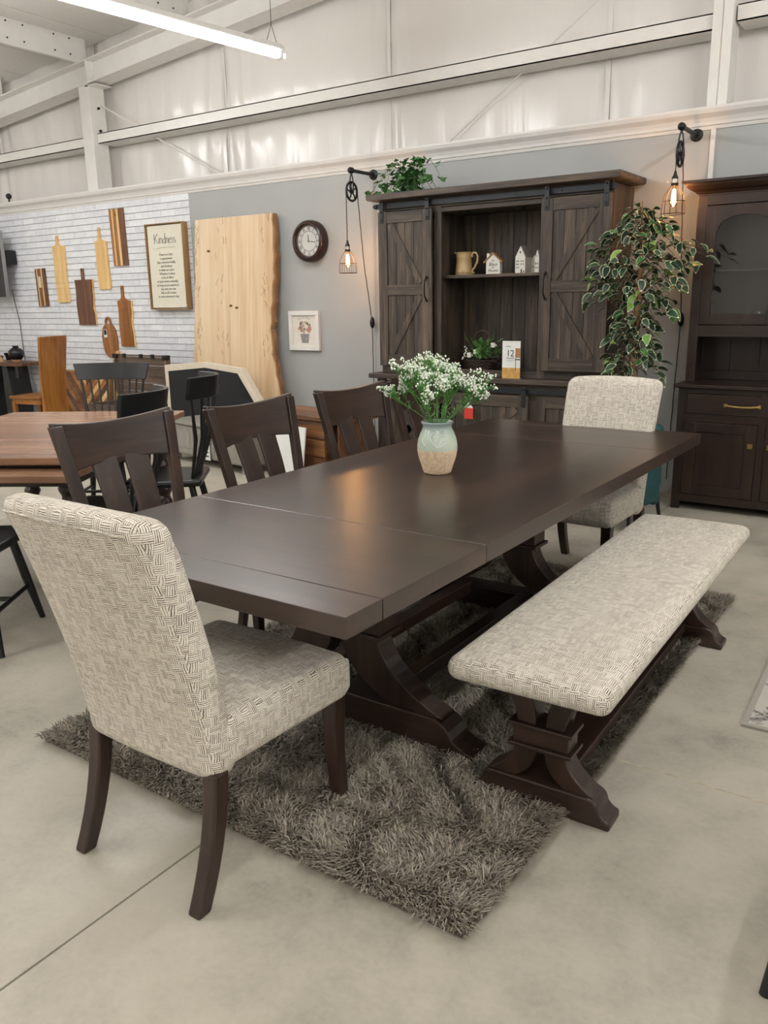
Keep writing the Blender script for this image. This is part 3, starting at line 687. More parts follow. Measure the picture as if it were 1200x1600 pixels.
def barn_door(par, x0, x1, z0, z1, y, mids, braces, handle_x=None, hz=None, sw=.085, nplank=4):
    """door front face at y; braces: list of ((u,w),(u,w)) inside the panel in metres"""
    d = MB().box(x0 + .01, x1 - .01, y + .016, y + .024, z0 + .01, z1 - .01).build('door', BD['z'], par)
    pw = (x1 - x0 - 2 * sw) / nplank
    for k in range(nplank):
        MB().box(x0 + sw + k * pw + .0015, x0 + sw + (k + 1) * pw - .0015, y + .010, y + .016, z0 + sw * .7, z1 - sw * .7).build('plank', BN['z'], d, bevel=.0015)
    for a, b in ((x0, x0 + sw), (x1 - sw, x1)): MB().box(a, b, y, y + .022, z0, z1).build('stile', BN['z'], d, bevel=.003)
    for a, b in [(z0, z0 + .09), (z1 - .085, z1)] + mids: MB().box(x0 + sw, x1 - sw, y + .001, y + .021, a, b).build('rail', BN['x'], d, bevel=.003)
    for (ax, az), (bx, bz) in braces:
        v = Vector((bx - ax, 0, bz - az)); L = v.length; n = Vector((-v.z, 0, v.x)).normalized() * .03
        q = [(ax + n.x, az + n.z), (bx + n.x, bz + n.z), (bx - n.x, bz - n.z), (ax - n.x, az - n.z)]
        lo, hi = x0 + sw, x1 - sw; q = [(min(hi, max(lo, a)), b) for a, b in q]
        MB().prism(q, 'xz', y + .002, y + .012).build('brace', BN['z'], d, bevel=.002)
    if handle_x is not None: pull(d, handle_x, y, *hz)
    return d
HX0, HX1, HF, HB = -3.975, -2.06, 5.80, 6.235
t = thing('barn_door_hutch', 'weathered brown hutch top with two sliding barn doors and open centre shelf', 'cabinet', (0, 0, 0))
zb, zt = .862, 2.20
MB().box(HX0, HX0 + .022, HF, HB, zb, zt).build('side_panel', BN['z'], t); MB().box(HX1 - .022, HX1, HF, HB, zb, zt).build('side_panel', wood('barn', 'z'), t)
MB().prism([(HX0 - .06, 2.222), (HX0 - .06, 2.258), (HX1 + .085, 2.258), (HX1 + .085, 2.222), (HX1 + .07, 2.212), (HX0 - .045, 2.212)], 'xz', HF - .115, HB).build('crown', BN['x'], t, bevel=.004)
MB().box(HX0, HX1, HF - .005, HF + .02, 2.135, 2.212).build('frieze', BN['x'], t, bevel=.002)
MB().box(HX0 + .02, HX1 - .02, HF, HB, zb, zb + .03).build('bottom_board', BN['x'], t); MB().box(HX0 + .02, HX1 - .02, HF, HB, 2.10, 2.13).build('top_board', BN['x'], t)
for a, b in ((HX0, HX0 + .06), (-3.47, -3.405), (-2.58, -2.515), (HX1 - .06, HX1)): MB().box(a, b, HF - .004, HF + .018, zb, 2.14).build('face_stile', BN['z'], t, bevel=.002)
for a, b in ((HX0 + .06, -3.47), (-3.405, -2.58), (-2.515, HX1 - .06)): MB().box(a, b, HF - .003, HF + .018, zb, zb + (.05 if a == -3.405 else .10)).build('face_rail', BN['x'], t, bevel=.002)
for x in (-3.445, -2.545): MB().box(x - .01, x + .01, HF + .018, HB - .012, zb + .03, 2.10).build('divider', BD['z'], t)
for k in range(8):
    x = -3.435 + k * .1105; MB().box(x + .001, x + .1095, HB - .014, HB - .002, zb + .03, 2.10).build('back_plank', BD['z'], t, bevel=.003)
MB().box(-3.435, -2.555, 5.86, HB - .014, 1.606, 1.63).build('shelf', BN['x'], t, bevel=.003)
for x in (-3.25, -2.80): MB().lathe([(.035, 0), (.035, .012), (.03, .016)], 20, Matrix.Translation((x, 5.92, 2.084))).build('puck_light', IRON, t)
MB().box(HX0 - .02, HX1 + .03, HF - .030, HF - .024, 2.152, 2.192).build('door_track', STRAP, t, bevel=.001)
for x in (HX0 - .028, HX1 + .03): MB().lathe([(.016, 0), (.016, .02)], 10, Matrix.Translation((x, HF - .018, 2.172)) @ Matrix.Rotation(PI / 2, 4, 'X')).build('track_stop', IRON, t)
for k in range(6): MB().lathe([(.007, 0), (.007, .005)], 8, Matrix.Translation((-3.86 + k * .36, HF - .030, 2.172)) @ Matrix.Rotation(PI / 2, 4, 'X')).build('track_bolt', IRON, t)
yd = HF - .056
dl = barn_door(t, -3.962, -3.462, .925, 2.125, yd, [(1.485, 1.565)], [((-3.85, 2.03), (-3.56, 1.575)), ((-3.56, 1.48), (-3.85, 1.02))], -3.505, (1.44, 1.62))
dr = barn_door(t, -2.552, -2.045, .925, 2.125, yd, [(1.485, 1.565)], [((-2.16, 2.03), (-2.455, 1.575)), ((-2.455, 1.48), (-2.15, 1.02))], -2.508, (1.44, 1.62))
for d, xx in ((dl, (-3.925, -3.50)), (dr, (-2.515, -2.085))):
    for x in xx: strap_hanger(d, x, yd, 2.045, 2.205)

t = thing('barn_door_buffet', 'weathered brown buffet base under the barn-door hutch', 'cabinet', (0, 0, 0))
BX0, BX1 = -4.0, -2.03
MB().box(BX0 - .05, BX1 + .05, 5.695, 6.24, .822, .860).build('counter_top', BN['x'], t, bevel=.005)
MB().box(BX0, BX0 + .022, 5.76, 6.235, .0, .822).build('side_panel', BN['z'], t); MB().box(BX1 - .022, BX1, 5.76, 6.235, .0, .822).build('side_panel', BN['z'], t)
MB().box(BX0 + .022, BX1 - .022, 6.2, 6.23, .06, .822).build('back_panel', BD['x'], t); MB().box(BX0 + .022, BX1 - .022, 5.77, 6.2, .06, .09).build('bottom_board', BD['x'], t)
MB().box(BX0, BX1, 5.755, 5.775, .70, .822).build('frieze', BD['x'], t, bevel=.002); MB().box(BX0, BX1, 5.755, 5.775, .0, .10).build('plinth', BD['x'], t, bevel=.002)
for a, b in ((BX0, BX0 + .06), (-3.35, -3.29), (-2.63, -2.53), (BX1 - .06, BX1)): MB().box(a, b, 5.754, 5.776, .1, .7).build('face_stile', BD['z'], t, bevel=.002)
MB().box(BX0, BX1, 5.725, 5.731, .752, .788).build('door_track', STRAP, t, bevel=.001)
yb = 5.70
for x0, x1, br in ((-3.95, -3.37, 1), (-3.30, -2.60, 1), (-2.555, -2.07, 0)):
    yy = yb if br else 5.745
    d = barn_door(t, x0, x1, .10, .735, yy, [], [((x0 + .10, .64), (x1 - .10, .19)), ((x1 - .10, .64), (x0 + .10, .19))] if br else [], sw=.075, nplank=5 if br else 3)
    if br:
        for x in (x0 + .035, x1 - .035): strap_hanger(d, x, yy, .655, .805)

# red and white paper tag on the buffet
t = thing('sale_tag', 'red and white folded sale tag hanging on the barn-door buffet', 'tag', (-3.075, 5.66, .575))
MB().box(-.038, .038, -.004, 0, -.03, .055).build('red_panel', plain('tag_red', srgb('#c8382a'), .6), t); MB().prism([(-.038, .055), (.038, .055), (.0, .10)], 'xz', -.004, 0).build('white_fold', PAPER, t)

# ---- things on the hutch
CER = plain('tan_ceramic', srgb('#b3996c'), .4, noise=.12, nscale=25, bmp=.15)
t = thing('ceramic_jug', 'tan ceramic jug with a scrolled handle on the hutch shelf', 'jug', (-3.315, 6.0, 1.63))
MB().lathe([(.066, 0), (.069, .006), (.068, .02), (.071, .024), (.067, .03), (.062, .09), (.060, .13), (.063, .134), (.061, .14), (.062, .165), (.066, .172), (.062, .176), (.056, .165), (.055, .05), (.0, .03)], 32, caps=False).build('body', CER, t, smooth=True, sharp=60)
MB().prism([(-.055, .155), (-.088, .178), (-.055, .178)], 'xz', -.018, .018).build('spout', CER, t, bevel=.004)
hp = [(.058, 0, .165), (.075, 0, .150), (.068, 0, .138)]; hp = [(.06, 0, .145), (.072, 0, .142), (.072, 0, .158), (.085, 0, .17), (.108, 0, .166), (.122, 0, .14), (.118, 0, .10), (.098, 0, .062), (.078, 0, .038), (.07, 0, .022), (.08, 0, .014), (.09, 0, .022)]
MB().tube(hp, [.009, .010, .009, .008, .008, .008, .008, .008, .008, .008, .009, .010], 8).build('handle', CER, t, smooth=True)
WH = plain('white_ceramic', srgb('#dad6cc'), .45); WHD = plain('grey_ceramic_roof', srgb('#a7a49c'), .6)
t = thing('house_sign', 'small white wooden house with a brown roof and lettering on the hutch shelf', 'ornament', (-3.05, 6.0, 1.63))
MB().prism([(-.06, 0), (.06, 0), (.06, .098), (0, .150), (-.06, .098)], 'xz', -.02, .02).build('body', WH, t, bevel=.002)
for s in (-1, 1):
    MB().prism([(s * .078, .084), (0, .152), (0, .163), (s * .083, .092)], 'xz', -.026, .026).build('roof_board', wood('framewood', 'x'), t)
MB().box(-.058, -.036, -.012, .012, .118, .158).build('chimney', WH, t)
Fm = lambda x, z, y: Matrix.Translation((x, y, z)) @ Matrix.Rotation(PI / 2, 4, 'X')
lt = text_mb('Bless', .036, Fm(0, .062, -.0205), shear=.3); lt2 = text_mb('the', .018, Fm(0, .046, -.0205), shear=.3); lt3 = text_mb('Home', .034, Fm(0, .018, -.0205), shear=.3)
lt.add(lt2.v, lt2.f).add(lt3.v, lt3.f)
for k in range(5):
    a = PI * (k / 4); lt.tube([(0, -.0208, .098), (.014 * math.cos(a), -.0208, .098 + .012 * math.sin(a))], .0009, 4)
lt.build('lettering', INK, t, fix=False)
def town_house(label, x, y, w, d, h, g, rz, wins):
    t = thing('ceramic_house', label, 'ornament', (x, y, 1.63), rz)
    MB().prism([(-w / 2, 0), (w / 2, 0), (w / 2, h), (0, g), (-w / 2, h)], 'xz', -d / 2, d / 2).build('walls', WH, t, bevel=.0015)
    for s in (-1, 1): MB().prism([(s * w / 2, h - .001), (0, g - .001), (0, g + .004), (s * (w / 2 + .003), h + .003)], 'xz', -d / 2 + .004, d / 2).build('roof', WHD, t)
    for a, b, ww, hh in wins: MB().box(a - ww / 2, a + ww / 2, -d / 2 - .001, -d / 2 + .002, b, b + hh).build('window', INK, t)
    return t
W1 = [(-.03, .06, .007, .011), (-.016, .06, .007, .011), (-.03, .082, .007, .011), (-.016, .082, .007, .011), (.01, .082, .007, .011), (.01, .06, .007, .011), (.028, .06, .007, .011), (.028, .082, .007, .011), (-.03, .038, .007, .009), (-.016, .038, .007, .009), (.012, .0, .01, .03), (.032, .006, .009, .012), (0, .145, .011, .014)]
town_house('tall white ceramic house with round gable window on the hutch shelf', -2.80, 6.0, .088, .10, .115, .195, R(-8), W1)
town_house('small white ceramic house with a side gable between two taller ones', -2.722, 6.05, .05, .06, .09, .128, R(-8), [(-.01, .04, .007, .01), (.01, .04, .007, .01)])
town_house('narrow white ceramic house by the right barn door', -2.668, 6.0, .046, .06, .108, .165, R(-25), [(-.009, .03, .007, .012), (.01, .03, .007, .012), (-.009, .06, .009, .014), (.01, .06, .007, .012), (0, .115, .006, .01)])

# basket of white flowers and greens
random.seed(8)
t = thing('flower_basket', 'twig basket with white flowers and greenery in the hutch', 'basket', (-3.13, 5.98, .892))
bk = plain('twig_brown', srgb('#33261f'), .8, noise=.3, nscale=30)
wv = MB()
for r_ in range(7):
    rr = .095 + .012 * r_ / 6 * 2; pts = [(rr * 1.15 * math.cos(2 * PI * k / 26), rr * .85 * math.sin(2 * PI * k / 26), .008 + r_ * .012 + .004 * (-1) ** (k + r_)) for k in range(27)]
    wv.tube(pts, .006, 5, caps=False)
wv.lathe([(.085, 0), (.10, .08)], 20).build('basket_body', bk, t, smooth=True)
MB().tube([(.115 * math.cos(a), 0, .07 + .24 * math.sin(a)) for a in [PI * k / 14 for k in range(15)]], .011, 6).build('handle', bk, t, smooth=True)
def leaf_mesh(L, W, mats, cup=.12, rim=False):
    """one curved blade; with rim=True the margin carries the second material"""
    n = 8; m = MB(); vs = []
    def prof(u): return W * math.sin(PI * min(1, u ** .8)) ** .9 * (1 - .15 * u)
    for i in range(n + 1):
        u = i / n; w = max(.0005, prof(u) / 2); x = L * u; z = cup * L * (-(u - .4) ** 2)
        vs += [(x, f * w, z + abs(f) * w * .3) for f in (-1, -.83, 0, .83, 1)]
    m.add(vs, [])
    for i in range(n):
        for k in range(4):
            m.cur = 1 if rim and (k in (0, 3) or i in (0, n - 1)) else 0
            m.f.append((5 * i + k, 5 * i + k + 1, 5 * i + k + 6, 5 * i + k + 5)); m.mi.append(m.cur)
    return m.mesh('leaf', mats, smooth=True, sharp=180, fix=False)
BASKLEAF = leaf_mesh(.085, .03, [plain('basket_green', srgb('#5f8a4a'), .6, noise=.2)])
for k in range(84):
    a = random.uniform(0, 2 * PI); el = random.uniform(-.4, 1.2)
    link_mesh('leaf', BASKLEAF, t, (.14 * math.cos(a) * random.random(), .07 * math.sin(a) * random.random(), .08 + random.uniform(0, .15)), (random.uniform(-.6, .6), -el, a), [random.uniform(.7, 1.3)] * 3)
for k, (x, y, z) in enumerate(((-.02, -.07, .15), (.11, -.03, .20), (-.09, -.05, .12))):
    fl_ = MB()
    for q in range(12):
        a = q * 2.4; fl_.ball((x + .022 * math.cos(a) * (q / 12), y + .02 * math.sin(a) * (q / 12), z + .012 * math.cos(q)), .015, 6, 5, sz=.7)
    fl_.build('bloom', plain('bloom_white', srgb('#e8e6da'), .7), t, smooth=True)
for k in range(9): MB().ball((-.13 + random.uniform(-.02, .03), -.06, .09 + k * .012), .007, 6, 5).build('berry', PAPER, t, smooth=True)
MB().tube([(.12, -.05, .08), (.18, -.06, .06), (.23, -.07, .05), (.26, -.06, .02)], .003, 4).build('twig', bk, t)

# price card standing on the counter edge
t = thing('finance_card', 'tall white display card printed with a large 12 and a chair, on the buffet counter', 'sign', (-2.765, 5.745, .860), R(3))
cd = MB().box(-.072, .072, 0, .006, .08, .278).build('card', PAPER, t); MB().box(-.072, .072, 0, .006, 0, .08).build('floor_print', plain('card_floor', srgb('#c79a55'), .5, noise=.25, nscale=25), t)
MB().box(-.072, .072, .006, .03, 0, .004).build('stand', PAPER, t)
text_mb('12', .068, Fm(-.008, .165, -.0002), spacing=.95).build('number', INK, t, fix=False)
text_mb('months', .022, Fm(-.006, .146, -.0002)).build('word', INK, t, fix=False)
MB().box(-.046, .034, -.0005, 0, .136, .1385).box(-.03, .02, -.0005, 0, .128, .130).box(-.046, -.006, -.0008, 0, .236, .241).build('small_print', plain('grey_ink', srgb('#8b8b88'), .7), t)
MB().box(.036, .072, -.0008, 0, .155, .225).build('printed_seat_back', plain('print_tan', srgb('#a4764a'), .6), t); MB().box(.034, .072, -.0009, 0, .138, .146).box(.0345, .0385, -.0009, 0, .058, .225).build('printed_chair_frame', plain('print_dark', srgb('#2c201b'), .6), t)

# ivy on the crown
random.seed(4)
t = thing('ivy_plant', 'trailing green ivy plant on top of the barn-door hutch', 'plant', (-3.74, 5.86, 2.258))
MB().lathe([(.06, 0), (.075, .07), (.07, .07), (.055, .01)], 20, caps=True).build('pot', IRON, t, smooth=True)
iv = MB(); ov = [(0, 0), (.012, -.022), (.03, -.026), (.034, -.012), (.062, 0), (.034, .012), (.03, .026), (.012, .022)]
iv.add([(x, y, -.15 * abs(y)) for x, y in ov] + [(.02, 0, .003)], [(i, (i + 1) % 8, 8) for i in range(8)])
IVY = iv.mesh('leaf', plain('ivy_green', srgb('#3f6b38'), .5, noise=.3, nscale=5), fix=False)
vines = []
for k in range(26):
    a = random.uniform(0, 2 * PI) if k > 6 else [PI, PI * .95, PI * 1.1, 0, .1, -1.3, -1.7][k]; Lh = random.uniform(.10, .26) if k > 6 else [.36, .30, .27, .30, .26, .18, .2][k]; rise = random.uniform(.06, .24) if k > 6 else [.14, .2, .06, .22, .1, .06, .05][k]
    pts = [(Lh * u * math.cos(a), Lh * u * .55 * math.sin(a), max(.012 if abs(Lh * u * .55 * math.sin(a)) < .15 else -.06, .06 + rise * math.sin(u * PI * .8) - (.11 * u * u))) for u in [i / 6 for i in range(7)]]
    vines.append(pts)
vm = MB()
for p in vines: vm.tube(p, .0022, 4)
vm.build('vines', plain('vine_green', srgb('#5c7a3f'), .7), t)
for p in vines:
    for q in p[1:]:
        for _ in range(2):
            link_mesh('leaf', IVY, t, (q[0] + random.uniform(-.02, .02), q[1] + random.uniform(-.02, .02), q[2] + random.uniform(0, .025)), (random.uniform(-.5, .9), random.uniform(-.6, .9), random.uniform(0, 2 * PI)), [random.uniform(.7, 1.15)] * 3)

# ================================================================== DARK GLASS-DOOR HUTCH
HW = {a: wood('hutch', a) for a in 'xyz'}
t = thing('glass_door_hutch', 'dark brown hutch top with an arched glass door and deep crown', 'cabinet', (0, 0, 0))
X0, X1, YF, YB = -1.53, .05, 5.93, 6.235
cp = [(0, 2.075), (.0, 2.085), (.012, 2.09), (.02, 2.10), (.045, 2.112), (.07, 2.135), (.075, 2.15), (.09, 2.152), (.09, 2.168)]
q = MB(); n = len(cp); vs = []
for d, z in cp: vs += [(X0 - d, YB, z), (X0 - d, YF - d, z), (X1 + d, YF - d, z), (X1 + d, YB, z)]
fs = []
for i in range(n - 1):
    for k in range(4): fs.append((4 * i + k, 4 * i + (k + 1) % 4, 4 * i + 4 + (k + 1) % 4, 4 * i + 4 + k))
fs += [(3, 2, 1, 0), (4 * n - 4, 4 * n - 3, 4 * n - 2, 4 * n - 1)]
q.add(vs, fs).build('crown', HW['x'], t)
MB().box(X0, X0 + .022, YF + .02, YB, .87, 2.08).build('side_panel', HW['z'], t); MB().box(X1 - .022, X1, YF + .02, YB, .87, 2.08).build('side_panel', HW['z'], t)
MB().box(X0 + .022, X1 - .022, YB - .012, YB, .87, 2.08).build('back_panel', wood('hutch', 'z'), t)
for k in range(8): MB().box(X0 + .03 + k * .192, X0 + .218 + k * .192, YB - .020, YB - .012, .93, 1.17).build('back_plank', HW['z'], t, bevel=.002)
MB().box(X0 + .022, X1 - .022, YF + .04, YB - .02, 2.03, 2.06).build('top_board', HW['x'], t); MB().box(X0 + .022, X1 - .022, YF + .03, YB - .02, 1.185, 1.21).build('floor_board', HW['x'], t)
MB().box(X0 + .022, X1 - .022, YF + .06, YB - .02, 1.60, 1.606).build('glass_shelf', glassy('shelf_glass', (.85, .9, .88, 1), .05, .05), t)
MB().box(X0, X1, YF, YF + .022, 2.015, 2.08).box(X0, X1, YF, YF + .022, 1.175, 1.25).build('face_rail', HW['x'], t, bevel=.002)
for a, b in ((X0, X0 + .06), (-.98, -.93), (-.55, -.50), (X1 - .06, X1)): MB().box(a, b, YF - .0008, YF + .0225, 1.25 if a not in (X0, X1 - .06) else .87, 2.075).build('face_stile', HW['z'], t, bevel=.002)
GL = glassy('cabinet_glass', (.96, .97, .97, 1), .01, .0)
def arch_door(x0, x1):
    z0, z1 = 1.255, 2.010; sw = .068; y0, y1 = YF - .003, YF + .018
    d = MB(); d.box(x0 + .002, x0 + sw, y0, y1, z0, z1).box(x1 - sw, x1 - .002, y0, y1, z0, z1).box(x0 + sw, x1 - sw, y0, y1, z0, z0 + .068)
    n = 14; xa, xb = x0 + sw, x1 - sw; r = (xb - xa) / 2; arc = [(xa + (xb - xa) * i / n, 1.845 + .10 * math.sqrt(max(0, 1 - ((i / n - .5) * 2) ** 2)) ** .9) for i in range(n + 1)]
    d.ribbon([(x, z1) for x, _ in arc], arc, 'xz', y0, y1)
    d = d.build('door', HW['z'], t, bevel=.002)
    MB().box(x0 + sw - .008, x1 - sw + .008, y0 + .009, y0 + .012, z0 + .06, z1 - .05).build('glass_pane', GL, d)
    return d
for a, b in ((-1.47, -.98), (-.93, -.55), (-.50, -.01)): arch_door(a, b)
t = thing('drawer_buffet', 'dark brown buffet base with brass pulls under the glass-door hutch', 'cabinet', (0, 0, 0))
X0, X1, YF = -1.535, .05, 5.80
MB().box(X0 - .03, X1 + .03, YF - .03, 6.24, .842, .868).build('counter_top', HW['x'], t, bevel=.006)
MB().box(X0, X0 + .022, YF + .02, 6.235, 0, .842).build('side_panel', HW['z'], t); MB().box(X1 - .022, X1, YF + .02, 6.235, 0, .842).build('side_panel', HW['z'], t)
MB().box(X0 + .022, X1 - .022, YF + .04, 6.23, .10, .84).build('carcass', wood('hutch', 'x'), t)
for a, b in ((X0, X0 + .058), (-1.012, -.965), (-.52, -.475), (X1 - .058, X1)): MB().box(a, b, YF, YF + .024, .062 if a not in (X0, X1 - .058) else 0, .842).build('face_stile', HW['z'], t, bevel=.002)
for a, b in ((.806, .842), (.617, .668), (.055, .110)): MB().box(X0 + .05, X1 - .05, YF + .001, YF + .023, a, b).build('face_rail', HW['x'], t, bevel=.002)
for i, (a, b) in enumerate(((-1.477, -1.012), (-.965, -.52), (-.475, -.008))):
    bb = (-1.477, -.77) if i == 0 else (-.75, -.008)
    if i < 2:
        d = MB().box(bb[0] + .003, bb[1] - .003, YF - .003, YF + .02, .671, .803).build('drawer', HW['x'], t, bevel=.004)
        xm = (bb[0] + bb[1]) / 2 if i else -1.117
        h = MB().box(xm - .115, xm - .095, YF - .026, YF - .003, .726, .748).box(xm + .095, xm + .115, YF - .026, YF - .003, .726, .748)
        h.tube([(xm - .105, YF - .028, .738), (xm - .05, YF - .032, .733), (xm, YF - .034, .731), (xm + .05, YF - .032, .733), (xm + .105, YF - .028, .738)], .0075, 6); h.build('handle', BRASS, d, bevel=.002, label='bar handle in pale brass')
    a += .003; b -= .003; d = MB(); z0, z1, sw = .113, .614, .07
    d.box(a, a + sw, YF - .003, YF + .02, z0, z1).box(b - sw, b, YF - .003, YF + .02, z0, z1).box(a + sw, b - sw, YF - .003, YF + .02, z0, z0 + .065).box(a + sw, b - sw, YF - .003, YF + .02, z1 - .065, z1)
    d = d.build('door', HW['z'], t, bevel=.003); MB().box(a + sw - .005, b - sw + .005, YF + .008, YF + .016, z0 + .06, z1 - .06).build('door_panel', HW['z'], d)
    kx = b - .033 if i != 1 else a + .033
    MB().box(kx - .016, kx + .016, YF - .024, YF - .018, .462, .494).box(kx - .007, kx + .007, YF - .018, YF - .003, .471, .485).build('knob', BRASS, d, bevel=.002, label='square knob in pale brass')
# a lamp-like glass piece and bowls kept in the hutch
for (x, lab, prof_) in ((-1.28, 'white bowl behind the arched glass door', [(.03, 0), (.035, .01), (.07, .05), (.075, .055), (.065, .05), (.02, .012)]), (-1.12, 'glass vase behind the arched glass door', [(.05, 0), (.06, .10), (.045, .12), (.045, .13), (.04, .12), (.05, .02)])):
    o = thing('glass_vase' if 'glass vase' in lab else 'white_bowl', lab, 'vase' if 'glass vase' in lab else 'bowl', (x, 6.08, 1.211))
    MB().lathe(prof_, 24, caps=False).build('bowl_body' if 'bowl' in lab else 'vase_body', WH if 'bowl' in lab else glassy('vase_glass', (.8, .75, .7, 1), .03, .1), o, smooth=True)
# ================================================================== WALL LAMPS
BULBG = glassy('bulb_glass', (1, .9, .75, 1), .02, .02); FIL = emit('filament', (1.0, .50, .16, 1), 160.0); CAGE = plain('bronze_wire', srgb('#33241b'), .5, metal=.5)
SOCK = plain('nickel_socket', srgb('#b9b2a6'), .3, metal=.8); CORD = plain('braided_cord', srgb('#2c2622'), .8, noise=.5, nscale=200)
def wall_lamp(label, x, z, reach, drop, tail):
    """pipe bracket on the wall, pulley, caged filament bulb on a braided cord; origin at the wall flange"""
    t = thing('pulley_lamp', label, 'wall lamp', (x, Y_WALL, z), 0, 'pulley wall lamps')
    RX = Matrix.Rotation(PI / 2, 4, 'X')
    MB().lathe([(.043, 0), (.043, .008), (.036, .013), (.020, .016), (.020, .04)], 20, RX).build('flange', IRON, t, smooth=True)
    MB().tube([(0, -.01, 0), (0, -reach, 0)], .0145, 12).build('pipe_arm', IRON, t, smooth=True)
    MB().lathe([(.022, -.02), (.025, -.014), (.025, .014), (.022, .02)], 14, Matrix.Translation((0, -reach, 0)) @ RX).ball((0, -reach - .012, 0), .025, 12, 8).build('elbow', IRON, t, smooth=True)
    pz = -.165; R_ = .074; w = MB()
    ring = [(0, -reach + R_ * math.cos(2 * PI * k / 28), pz + R_ * math.sin(2 * PI * k / 28)) for k in range(29)]; w.tube(ring, .0095, 8, caps=False)
    w.lathe([(.016, -.014), (.016, .014)], 12, Matrix.Translation((0, -reach, pz)) @ Matrix.Rotation(PI / 2, 4, 'Y'))
    for k in range(5):
        a = PI / 2 + 2 * PI * k / 5; w.tube([(0, -reach + .01 * math.cos(a), pz + .01 * math.sin(a)), (0, -reach + .045 * math.cos(a + .25), pz + .045 * math.sin(a + .25)), (0, -reach + R_ * math.cos(a), pz + R_ * math.sin(a))], .0065, 6)
    w.build('pulley_wheel', IRON, t, smooth=True)
    yk = MB()
    for s in (-1, 1): yk.tube([(s * .016, -reach, pz), (s * .018, -reach, pz + .06), (s * .010, -reach, -.05), (0, -reach, -.02)], .0055, 6)
    yk.build('yoke', IRON, t, smooth=True)
    yl = -reach - R_ - .005; zl = -drop
    tw = lambda p, q, n: [tuple(Vector(p).lerp(Vector(q), k / n) + Vector((.0012 * math.cos(k * 1.9), .0012 * math.sin(k * 1.9), 0))) for k in range(n + 1)]
    MB().tube(tw((0, yl, pz), (0, yl, zl + .10), 30), .0036, 6).build('lamp_cord', CORD, t, smooth=True)
    MB().lathe([(.007, .11), (.012, .085), (.020, .07), (.021, .06)], 14, Matrix.Translation((0, yl, zl))).build('cord_grip', IRON, t, smooth=True)
    MB().lathe([(.019, .035), (.019, .062)], 16, Matrix.Translation((0, yl, zl))).tube([(-.018, yl, zl + .048), (-.042, yl, zl + .048)], .003, 6).ball((-.044, yl, zl + .048), .006, 8, 6).build('socket', SOCK, t, smooth=True)
    MB().lathe([(.022, .018), (.024, .036)], 16, Matrix.Translation((0, yl, zl))).build('cage_collar', CAGE, t, smooth=True)
    cg = MB(); cpf = [(.024, .02), (.045, -.01), (.064, -.045), (.072, -.08), (.074, -.115), (.076, -.155)]
    for k in range(12):
        a = 2 * PI * k / 12; cg.tube([(r * math.cos(a), yl + r * math.sin(a), zl + zz) for r, zz in cpf], .0014, 5)
    for r, zz in ((.071, -.078), (.076, -.155)): cg.tube([(r * math.cos(2 * PI * k / 28), yl + r * math.sin(2 * PI * k / 28), zl + zz) for k in range(29)], .0022, 5, caps=False)
    cg.build('wire_cage', CAGE, t, smooth=True)
    bu = MB().lathe([(.013, .02), (.015, .0), (.024, -.03), (.031, -.06), (.029, -.085), (.016, -.108), (.003, -.116)], 20, Matrix.Translation((0, yl, zl)), caps=False).build('bulb', BULBG, t, smooth=True)
    fm = MB(); n = 10
    for k in range(n):
        a = 2 * PI * k / n; b2 = 2 * PI * (k + .5) / n; fm.tube([(.008 * math.cos(a), yl + .008 * math.sin(a), zl - .005), (.014 * math.cos(b2), yl + .014 * math.sin(b2), zl - .085)], .0028, 4)
    fm.build('filament', FIL, bu)
    ld = bpy.data.lights.new('bulb_light', 'POINT'); ld.energy = BULB_WATTS; ld.color = (1.0, .56, .24); ld.shadow_soft_size = .02
    lo = bpy.data.objects.new('bulb_light', ld); COL.objects.link(lo); lo.parent = t; lo.location = (0, yl, zl - .05)
    y2 = -reach + R_ + .005; pts = [(0, y2, pz)] + tail
    full = []
    for p, q in zip(pts[:-1], pts[1:]): full += tw(p, q, 14)[:-1]
    full.append(pts[-1]); MB().tube(full, .0036, 6).build('supply_cord', CORD, t, smooth=True)
    sw = tail[1]; MB().lathe([(.006, -.05), (.016, -.035), (.022, -.01), (.022, .01), (.016, .035), (.006, .05)], 12, Matrix.Translation(sw)).build('inline_switch', IRON, t, smooth=True)
    return t
wall_lamp('black pulley lamp with caged bulb hanging left of the barn-door hutch', -4.345, 2.497, .325, .665, [(.0, -.17, -.75), (-.005, -.055, -1.24), (-.02, -.03, -1.95), (-.02, -.02, -2.35)])
wall_lamp('black pulley lamp with caged bulb beside the ficus and the glass-door hutch', -1.655, 2.505, .365, .385, [(.0, -.18, -.75), (-.01, -.03, -1.225), (-.03, -.02, -1.9), (-.04, -.018, -2.40)])

# ================================================================== FICUS
random.seed(17)
t = thing('ficus_tree', 'variegated ficus tree with cream-edged leaves between the two cabinets', 'plant', (-1.81, 5.62, 0))
MB().lathe([(.12, 0), (.15, .26), (.155, .28), (.14, .28), (.13, .24), (.0, .24)], 24, caps=False).build('pot', IRON, t, smooth=True)
tr = [(0, 0, .2), (.012, 0, .5), (.0, .01, .8), (.012, .0, 1.05), (.02, .01, 1.3), (.022, .0, 1.55), (.02, 0, 1.75), (.01, .0, 2.04)]
BARK = wood('bark', 'z'); MB().tube(tr, [.028, .026, .022, .021, .019, .015, .008, .004], 10).tube([(.03, .01, .24), (-.012, -.022, .6), (.025, -.018, 1.0), (-.005, .02, 1.4), (.03, 0, 1.65)], [.015, .014, .012, .010, .006], 8).build('trunk', BARK, t, smooth=True)
FICR = plain('leaf_cream_edge', srgb('#c3c3a0'), .5)
FL1 = leaf_mesh(.096, .054, [LEAF, FICR], .35, True)
BRN = plain('branch_brown', srgb('#5d4a36'), .8)
